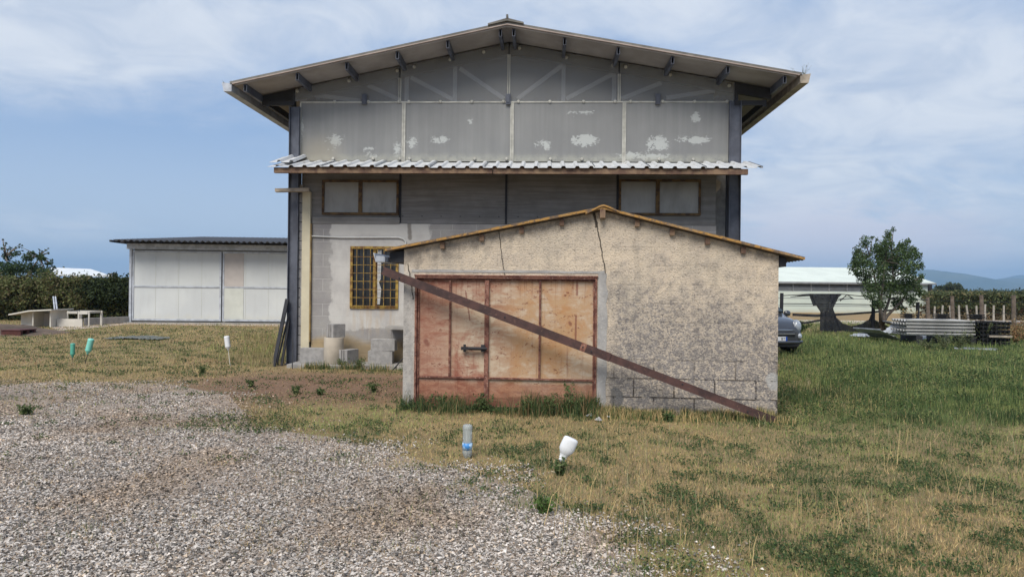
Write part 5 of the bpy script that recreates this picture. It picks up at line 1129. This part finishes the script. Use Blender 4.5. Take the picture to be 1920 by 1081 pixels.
# ---------- shade net on its posts
NY = 29.4
def nt_(px, py, dy=0.0): p = AT(px, py, NY+dy); return Vector((p.x, p.y, max(p.z, .02)))
simple('net_black', (.022, .024, .028), .85, 0, .3, 3)
def _net(n):
    f = n.noise(1.6, 4, .6); g = n.noise(.9, 3, .5); return dict(c=(.022, .024, .030), r=.8, s=.2, a=n.lin(f, .3, .7, .97, .66))
mat('net_cloth', _net)
for px, pt, pb2, lab in ((1465, 549, 618, 'dark steel post of the net fence near the car'), (1637, 562, 617, 'dark steel post of the net fence left of the tree'), (1720, 566, 612, 'dark steel post of the net fence right of the tree trunk')):
    p = nt_(px, pt); q = MB(); q.tube([(0, 0, 0), (0.02, 0, p.z)], .07, 8); o = q.build('net_post', 'steel_dark'); o.location = (p.x, NY, 0); tagp(o, lab, 'post', 'steel posts of the net fence')
q = MB()
def wire(pts, r=.018): q.tube([nt_(*p) for p in pts], r, 5)
wire([(1466, 554), (1518, 551), (1575, 551), (1636, 557)]); wire([(1466, 569), (1540, 569.5), (1640, 571)]); wire([(1520, 553), (1565, 566), (1585, 556), (1600, 559), (1572, 562)], .012); wire([(1575, 564), (1588, 552), (1600, 560)], .02)
wire([(1640, 557), (1740, 562)])
tagp(q.build('net_wire', 'steel_dark'), 'wires strung between the posts of the net fence', 'wire')
net = MB()
def sheet(top, bot, n=26, m=8, rip=.028):
    def pol(P, t):
        t *= len(P)-1; i = min(int(t), len(P)-2); f = t-i; return Vector(P[i])*(1-f)+Vector(P[i+1])*f
    T_ = [nt_(*p) for p in top]; B_ = [nt_(*p) for p in bot]; vs = []
    for j in range(m+1):
        for i in range(n+1):
            a = pol(T_, i/n); b = pol(B_, i/n); p = a.lerp(b, j/m); p.y += math.sin(i*1.7+j*.4)*rip; vs.append(p)
    net.add(vs, [(j*(n+1)+i, j*(n+1)+i+1, (j+1)*(n+1)+i+1, (j+1)*(n+1)+i) for j in range(m) for i in range(n)])
sheet([(1482, 556), (1500, 553), (1518, 551)], [(1482, 557), (1500, 556), (1518, 555)], 6, 2, .02)
sheet([(1518, 551), (1556, 551), (1574, 552)], [(1538, 584), (1553, 583), (1562, 578)], 14, 8)
sheet([(1538, 584), (1553, 583), (1562, 578)], [(1538, 620), (1560, 622), (1578, 620)], 12, 6)
sheet([(1556, 551), (1568, 551), (1578, 552)], [(1560, 572), (1563, 566), (1568, 560)], 6, 3, .04)
sheet([(1517, 551), (1522, 551), (1524, 552)], [(1525, 573), (1530, 572), (1528, 569)], 4, 4, .03)
sheet([(1562, 578), (1568, 595), (1580, 606), (1596, 611), (1615, 607), (1628, 599), (1634, 596)], [(1565, 600), (1575, 618), (1590, 622), (1605, 621), (1620, 622), (1630, 622), (1638, 622)], 30, 5)
sheet([(1634, 594), (1642, 600), (1655, 607), (1675, 615), (1692, 617)], [(1638, 622), (1646, 622), (1658, 622), (1678, 622), (1694, 621)], 20, 4)
sheet([(1486, 602), (1510, 603), (1538, 598)], [(1486, 606), (1510, 607), (1538, 602)], 10, 2, .03)
sheet([(1486, 587), (1530, 589), (1580, 587), (1637, 583), (1700, 576)], [(1486, 592), (1530, 594), (1580, 591), (1637, 587), (1700, 579)], 24, 2, .03)
sheet([(1632, 591), (1635, 588), (1640, 594)], [(1630, 600), (1636, 600), (1642, 601)], 4, 3, .05)
o = net.build('shade_net', 'net_cloth'); sd_ = o.modifiers.new('t', 'SOLIDIFY'); sd_.thickness = .012; tagp(o, 'torn black shade net hanging from the wire behind the car', 'net')
# dark bushes at its foot
for px, lab in ((1500, 'green bush at the foot of the black net near the car'), (1555, 'green bush at the foot of the hanging net')):
    p = G(px, 622); plant('bush', lab, p, .42, 20, .45, [(.05, .09, .03), (.08, .12, .045)], 36, .05, 'bush', 'bushes along the net fence', .008)
p = G(1700, 628); plant('dry_shrub', 'straw coloured dry shrub between the tree and the metal stack', p, 1.15, 30, .45, [(.50, .36, .18), (.42, .31, .17)], 22, .04, 'shrub', None, .006)
for px, py, h, lab in ((1800, 655, .62, 'grey green bushy weed before the pale sheet stack'), (1845, 648, .85, 'tall green weed before the dark end of the stack'), (1770, 655, .5, 'grey green weed left of the tall one before the stack'), (1740, 655, .35, 'low weed before the metal offcuts')):
    plant('bush', lab, G(px, py), h, 18, .5, [(.13, .15, .07), (.17, .18, .10), (.09, .12, .05)], 26, .026, 'bush', 'weeds before the sheet stack', .005)
for px, py, h, c_, lab in ((1905, 645, .9, [(.30, .16, .08), (.35, .24, .12)], 'reddish dry bush under the nearest wooden post'), (1885, 640, .7, [(.40, .30, .15), (.3, .2, .1)], 'straw coloured dry weeds right of the dark stack'), (1918, 640, .9, [(.26, .16, .09), (.35, .24, .12)], 'brown dry bush at the right edge of the picture')):
    plant('dry_shrub', lab, G(px, py), h, 24, .6, c_, 24, .035, 'shrub', 'dry shrubs under the fence', .005)
# ---------- sheet stack
PF = Frame(1700, 23.4, -6.0)
def pp_(px, py, v=0.0): return PF.p(px, py, v)
simple('sheet_pale', (.50, .49, .47), .6, .1, .25, 1.5); simple('sheet_shade', (.20, .19, .185), .8, 0, .3, 2)
s0, s1_, s2_ = pp_(1700, 610)[0], pp_(1828, 610)[0], pp_(1886, 610)[0]
zb1 = pp_(1760, 624)[1]; zt2 = pp_(1760, 599)[1]; nS = 5; hs = (zt2-zb1+.1)/nS
def panel_obj(x0, x1, z, th, mt, label, group, name, dy=0.0, dep=1.1, ridges=False):
    q = MB(); L = x1-x0; q.ribbed((0, 0, th*.55), (L, 0, 0), (0, dep, 0), .22, th*.25, th*.18, 'wave')
    q.box(.02, L-.02, .02, dep-.02, th*.01, th*.30)
    q.box(0, L, -.03, -.004, th*.35, th*.85).box(0, L, -.045, -.031, th*.55, th*.70); q.box(0, L, dep, dep+.03, th*.1, th*.8)
    if ridges:
        k = 0.05
        while k < L-.05: q.box(k, k+.05, -.06, -.046, th*.1, th*.95); k += .13
    o = q.build(name, mt); w = PF.o+PF.ux*x0+PF.vy*dy; o.location = (w.x, w.y, z); o.rotation_euler.z = PF.th; return tagp(o, label, 'metal sheet', group)
words = ['lowest', 'second lowest', 'middle', 'second highest', 'topmost']
for i in range(nS): panel_obj(s0+random.uniform(-.05, .08), s1_+random.uniform(-.02, .02), zb1-.1+i*hs+.01, hs*.97, 'sheet_pale', words[i]+' pale grey metal panel of the stack', 'pale metal panels in the stack', 'metal_panel', random.uniform(0, .05))
hd = pp_(1856, 652)[1]; zd1 = pp_(1856, 601)[1]; nD = 6; hd_ = (zd1-.02)/nD
wd = ['lowest', 'second lowest', 'third lowest', 'third highest', 'second highest', 'topmost']
for i in range(nD): panel_obj(s1_+.03, s2_+random.uniform(-.02, .02), .02+i*hd_, hd_*.97, 'black_plastic', wd[i]+' black ribbed tray of the dark stack', 'black trays in the dark stack', 'black_tray', -.25+random.uniform(0, .03), 1.0, True)
q = MB(); zz = pp_(1860, 630, -.3)[1]; q.box(0, s2_-s1_-.25, -.035, 0, -.03, .03); o = q.build('timber_batten', 'wood_pale'); w = PF.o+PF.ux*(s1_+.25)+PF.vy*(-.33); o.location = (w.x, w.y, zz); o.rotation_euler.z = PF.th; tagp(o, 'pale timber batten tied across the black trays', 'batten')
q = MB(); 
for k in range(3): q.box(.3+k*1.2*.7, .5+k*1.2*.7, 0, 1.2, 0, zb1-.10)
o = q.build('support_blocks', 'steel_dark'); w = PF.o+PF.ux*s0; o.location = (w.x, w.y, 0); o.rotation_euler.z = PF.th; tagp(o, 'dark timber bearers under the pale panels', 'bearers')
for px, w_, lab in ((1703, .38, 'small black spacer bundle on the left end of the stack'), (1766, .42, 'small black spacer bundle on the middle of the stack'), (1833, .45, 'small black spacer bundle on the right end of the stack')):
    q = MB(); 
    for k in range(3): q.box(-w_/2+random.uniform(-.03, .03), w_/2+random.uniform(-.05, .05), -.1, .2, .02+k*.055, .052+k*.055)
    q.box(-.05, .1, -.07, .17, 0, .17); u = pp_(px, 600, .6)[0]; w = PF.o+PF.ux*u+PF.vy*.6; o = q.build('spacer_bundle', 'black_plastic'); o.location = (w.x, w.y, zt2+.005); o.rotation_euler.z = PF.th; tagp(o, lab, 'spacers', 'black bundles on the stack')
# galvanised sheets on the grass
def lying(px0, py0, px1, py1, wdt, lab, tilt=.05, z=.05, rise=.32):
    a, b = G(px0, py0), G(px1, py1); L = b-a; side_ = Vector((-L.y, L.x, 0)).normalized()
    if side_.y < 0: side_ = -side_
    q = MB(); q.ribbed((0, 0, 0), L+Vector((0, 0, tilt)), side_*wdt+Vector((0, 0, rise)), .28, .03, .008, 'trap'); o = q.build('galvanised_sheet', 'galv'); o.location = (a.x, a.y, z); tagp(o, lab, 'metal sheet', 'galvanised sheets lying in the grass'); return o
lying(1636, 634, 1690, 642, .7, 'leftmost bright galvanised sheet lying under the tree'); lying(1652, 629, 1706, 632, .8, 'galvanised sheet lying just behind the leftmost one', .12, .08); lying(1702, 640, 1750, 641, .9, 'dull grey sheet folded in the grass before the stack', .05, .06); lying(1690, 626, 1775, 637, .9, 'long bluish sheet slanting down from the pale stack', -.05, .22); lying(1790, 655, 1872, 658, .10, 'narrow pale strip lying in the grass before the dark stack', .0, .03, .02); lying(1592, 631, 1625, 634, .4, 'small pale sheet scrap in the grass left of the tree', .0, .05, .08)

# ================================================================== CAR
def _car(n): return dict(c=(.07, .071, .078), r=.34, m=.35, s=.5, coat=.8)
mat('car_paint', _car); simple('rubber', (.015, .015, .015), .8); simple('car_black', (.02, .02, .022), .45); simple('chrome', (.7, .7, .72), .15, .9, .05)
mat('car_glass', lambda n: dict(c=(.05, .065, .07), r=.05, s=.8)); mat('lamp_glass', lambda n: dict(c=n.mix(n.sm(n.vor(14), .1, .35), (.85, .88, .9), (.35, .38, .42)), r=.08, s=.8)); simple('plate_white', (.75, .75, .75), .5, 0, .03); simple('plate_blue', (.02, .08, .4), .5, 0, .03); simple('ink', (.01, .01, .012), .6)
CY_ = 18.6; cxr = AT(1507, 620, CY_).x
car = thing('parked_car', 'dark grey small hatchback parked behind the right corner of the shed', 'car', (cxr-.70, CY_, 0), rad(10))
ST = [ # y, half width, z bottom, z bumper, z belt, shoulder x, roof z, roof half width
 (.00, .50, .30, .52, .66, .48, .70, .30), (.06, .70, .24, .52, .74, .66, .78, .40), (.20, .84, .21, .52, .84, .78, .90, .5), (.50, .89, .20, .55, .92, .82, .99, .55), (.86, .90, .20, .58, .97, .86, 1.03, .66),
 (.96, .90, .2, .58, .98, .87, 1.09, .76), (1.62, .90, .2, .58, 1.0, .87, 1.52, .66), (2.4, .90, .2, .58, 1.0, .86, 1.62, .62), (3.3, .90, .2, .58, 1.02, .86, 1.60, .60), (3.85, .88, .22, .6, 1.04, .84, 1.50, .56), (4.1, .84, .28, .6, 1.0, .78, 1.12, .5), (4.2, .74, .34, .6, .9, .68, .98, .45)]
vs = []; npf = 13
for (y, w, zb, zbm, zbelt, sx, zr_, rw) in ST:
    half = [(w*.86, zb), (w, zb+.10), (w, zbm), (w*.985, (zbm+zbelt)/2), (sx, zbelt), (rw+ (sx-rw)*.25, zbelt+(zr_-zbelt)*.78), (0, zr_)]
    half[5] = (rw+(sx-rw)*.28, zbelt+(zr_-zbelt)*.74); half.insert(6, (rw*.55, zr_-.012))
    full = half+[(-x, z) for x, z in half[-2::-1]]; npf = len(full); vs += [(x, y, z) for x, z in full]
fs = []
for i in range(len(ST)-1):
    for k in range(npf-1): fs.append((i*npf+k, i*npf+k+1, (i+1)*npf+k+1, (i+1)*npf+k))
    fs.append((i*npf+npf-1, i*npf, (i+1)*npf, (i+1)*npf+npf-1))
fs += [tuple(range(npf-1, -1, -1)), tuple((len(ST)-1)*npf+k for k in range(npf))]
q = MB(); q.add(vs, fs); q.build('body', 'car_paint', car, 0, True, 2)
def glassq(p, name, off, par=None):
    q = MB(); p = [Vector(x) for x in p]; n_ = (p[1]-p[0]).cross(p[3]-p[0]).normalized()*off; q.add([x+n_ for x in p]+[x-n_*.5 for x in p], [(0, 1, 2, 3), (7, 6, 5, 4), (0, 4, 5, 1), (1, 5, 6, 2), (2, 6, 7, 3), (3, 7, 4, 0)]); return q.build(name, 'car_glass', par or car)
glassq([(-.76, 1.0, 1.09), (.76, 1.0, 1.09), (.60, 1.56, 1.47), (-.60, 1.56, 1.47)], 'windscreen', .045)
for s_ in (1, -1): glassq([(s_*.855, 1.5, 1.05), (s_*.855, 3.3, 1.06), (s_*.72, 3.1, 1.45), (s_*.73, 1.9, 1.42)], 'side_window', .018*s_)
for s_ in (1, -1):
    q = MB(); n = 18; R = .125; c_ = Vector((s_*.665, .13, .765)); nn_ = Vector((s_*.45, -1, .18)).normalized(); ax = nn_.cross(Vector((0, 0, 1))).normalized(); ay = ax.cross(nn_); vs = []
    for rr_, dd_ in ((1.0, -.05), (1.0, .015), (.8, .05), (.4, .075)): vs += [c_+nn_*dd_+(ax*math.cos(6.283*k/n)+ay*math.sin(6.283*k/n)*1.25)*R*rr_ for k in range(n)]
    q.add(vs, [(i*n+k, i*n+(k+1) % n, (i+1)*n+(k+1) % n, (i+1)*n+k) for i in range(3) for k in range(n)]+[tuple(3*n+k for k in range(n))]); hl = q.build('headlight', 'lamp_glass', car, smooth=True)
    q = MB(); q.tube([c_+nn_*(-.02)+(ax*math.cos(6.283*k/n)+ay*math.sin(6.283*k/n)*1.25)*R*1.04 for k in range(n+1)], .009, 6); q.build('lamp_ring', 'chrome', hl, smooth=True)
    q = MB(); c2_ = Vector((s_*.70, .08, .50)); vs = []
    for rr_, dd_ in ((1.0, -.03), (1.0, .02), (.5, .04)): vs += [c2_+nn_*dd_+(ax*math.cos(6.283*k/n)+ay*math.sin(6.283*k/n))*.075*rr_ for k in range(n)]
    q.add(vs, [(i*n+k, i*n+(k+1) % n, (i+1)*n+(k+1) % n, (i+1)*n+k) for i in range(2) for k in range(n)]+[tuple(2*n+k for k in range(n))]); q.build('fog_light', 'lamp_glass', car, smooth=True)
    q = MB(); q.lathe([(.02, 0), (.085, .02), (.10, .07), (.09, .13), (.03, .16)], 14, (s_*1.02, 1.22, .98), .6); q.bar((s_*.84, 1.22, 1.0), (s_*.96, 1.22, 1.03), .05, .04); q.build('mirror', 'car_paint', car, smooth=True)
    for yy in (.78, 3.4):
        q = MB(); n = 24; vs = []; W_ = .21; x_out = s_*.915; x_in = s_*(.915-W_)
        for x, r_ in ((x_in, .31), (x_in, .325), (x_out-s_*.02, .325), (x_out, .30), (x_out, .215)): vs += [(x, yy+math.cos(6.283*k/n)*r_, .325+math.sin(6.283*k/n)*r_) for k in range(n)]
        q.add(vs, [(i*n+k, i*n+(k+1) % n, (i+1)*n+(k+1) % n, (i+1)*n+k) for i in range(4) for k in range(n)]); wh = q.build('wheel', 'rubber', car, smooth=False)
        q = MB()
        for k in range(5):
            a = 6.283*k/5; q.bar((x_out-s_*.01, yy, .325), (x_out-s_*.01, yy+math.cos(a)*.215, .325+math.sin(a)*.215), .05, .02, (1, 0, 0))
        q.tube([(x_out-s_*.012, yy+math.cos(6.283*k/n)*.21, .325+math.sin(6.283*k/n)*.21) for k in range(n+1)], .014, 5); q.build('rim', 'galv', wh)
        q = MB(); q.tube([(s_*.905, yy+math.cos(a)*.36, .325+math.sin(a)*.36) for a in np.linspace(-.1, math.pi+.1, 14)], .03, 6); q.build('wheel_arch', 'car_black', car, smooth=True)
q = MB(); q.box(-.50, .50, -.035, .05, .555, .575); q.build('grille_bar', 'chrome', car, .004)
q = MB(); q.tube([(-.52, .012, .66), (-.35, -.035, .665), (0, -.045, .668), (.35, -.035, .665), (.52, .012, .66)], .012, 6); q.build('grille_bar', 'chrome', car, smooth=True)
q = MB(); q.box(-.52, .52, -.028, .05, .50, .60); q.build('grille', 'car_black', car, .02)
q = MB(); q.prism([(-.60, .22), (.60, .22), (.72, .36), (.62, .40), (-.62, .40), (-.72, .36)], -.02, .25); q.build('lower_grille', 'car_black', car, .02)
q = MB(); q.tube([(-.84, .20, .34), (-.70, .03, .345), (-.4, -.04, .35), (0, -.05, .35), (.4, -.04, .35), (.70, .03, .345), (.84, .20, .34)], .045, 8); q.build('bumper', 'car_paint', car, smooth=True)
q = MB(); q.box(-.26, .26, -.07, -.052, .385, .495); pl_ = q.build('number_plate', 'plate_white', car)
q = MB(); q.box(-.26, -.22, -.073, -.0705, .385, .495).box(.215, .26, -.073, -.0705, .385, .495); q.build('plate_band', 'plate_blue', pl_)
def txt(s, size, loc, parent, mt, name, rot=(math.pi/2, 0, 0)):
    cu2 = bpy.data.curves.new(name, 'FONT'); cu2.body = s; cu2.size = size; cu2.align_x = 'RIGHT'; cu2.extrude = .001; o = bpy.data.objects.new('tmp', cu2); COL.objects.link(o); bpy.context.view_layer.update()
    me_ = bpy.data.meshes.new_from_object(o.evaluated_get(bpy.context.evaluated_depsgraph_get())); bpy.data.objects.remove(o); me_.materials.clear(); me_.materials.append(MATS[mt]); o2 = bpy.data.objects.new(name, me_); COL.objects.link(o2); o2.parent = parent; o2.location = loc; o2.rotation_euler = rot; return o2
txt('BT', .10, (.205, -.0722, .405), pl_, 'ink', 'plate_text')

# ================================================================== haze
q = MB(); q.box(-9100, 9100, -310, 9600, -1, 330); hm = bpy.data.materials.new('haze'); hm.use_nodes = True; hm.node_tree.nodes.remove(hm.node_tree.nodes['Principled BSDF'])
pv = hm.node_tree.nodes.new('ShaderNodeVolumePrincipled'); pv.inputs['Density'].default_value = .00019; pv.inputs['Color'].default_value = (.44, .70, 1.0, 1); hm.node_tree.links.new(pv.outputs[0], hm.node_tree.nodes['Material Output'].inputs['Volume'])
tagp(q.build('haze', hm), 'thin bluish haze in the air before the far hills', 'haze', kind='stuff')
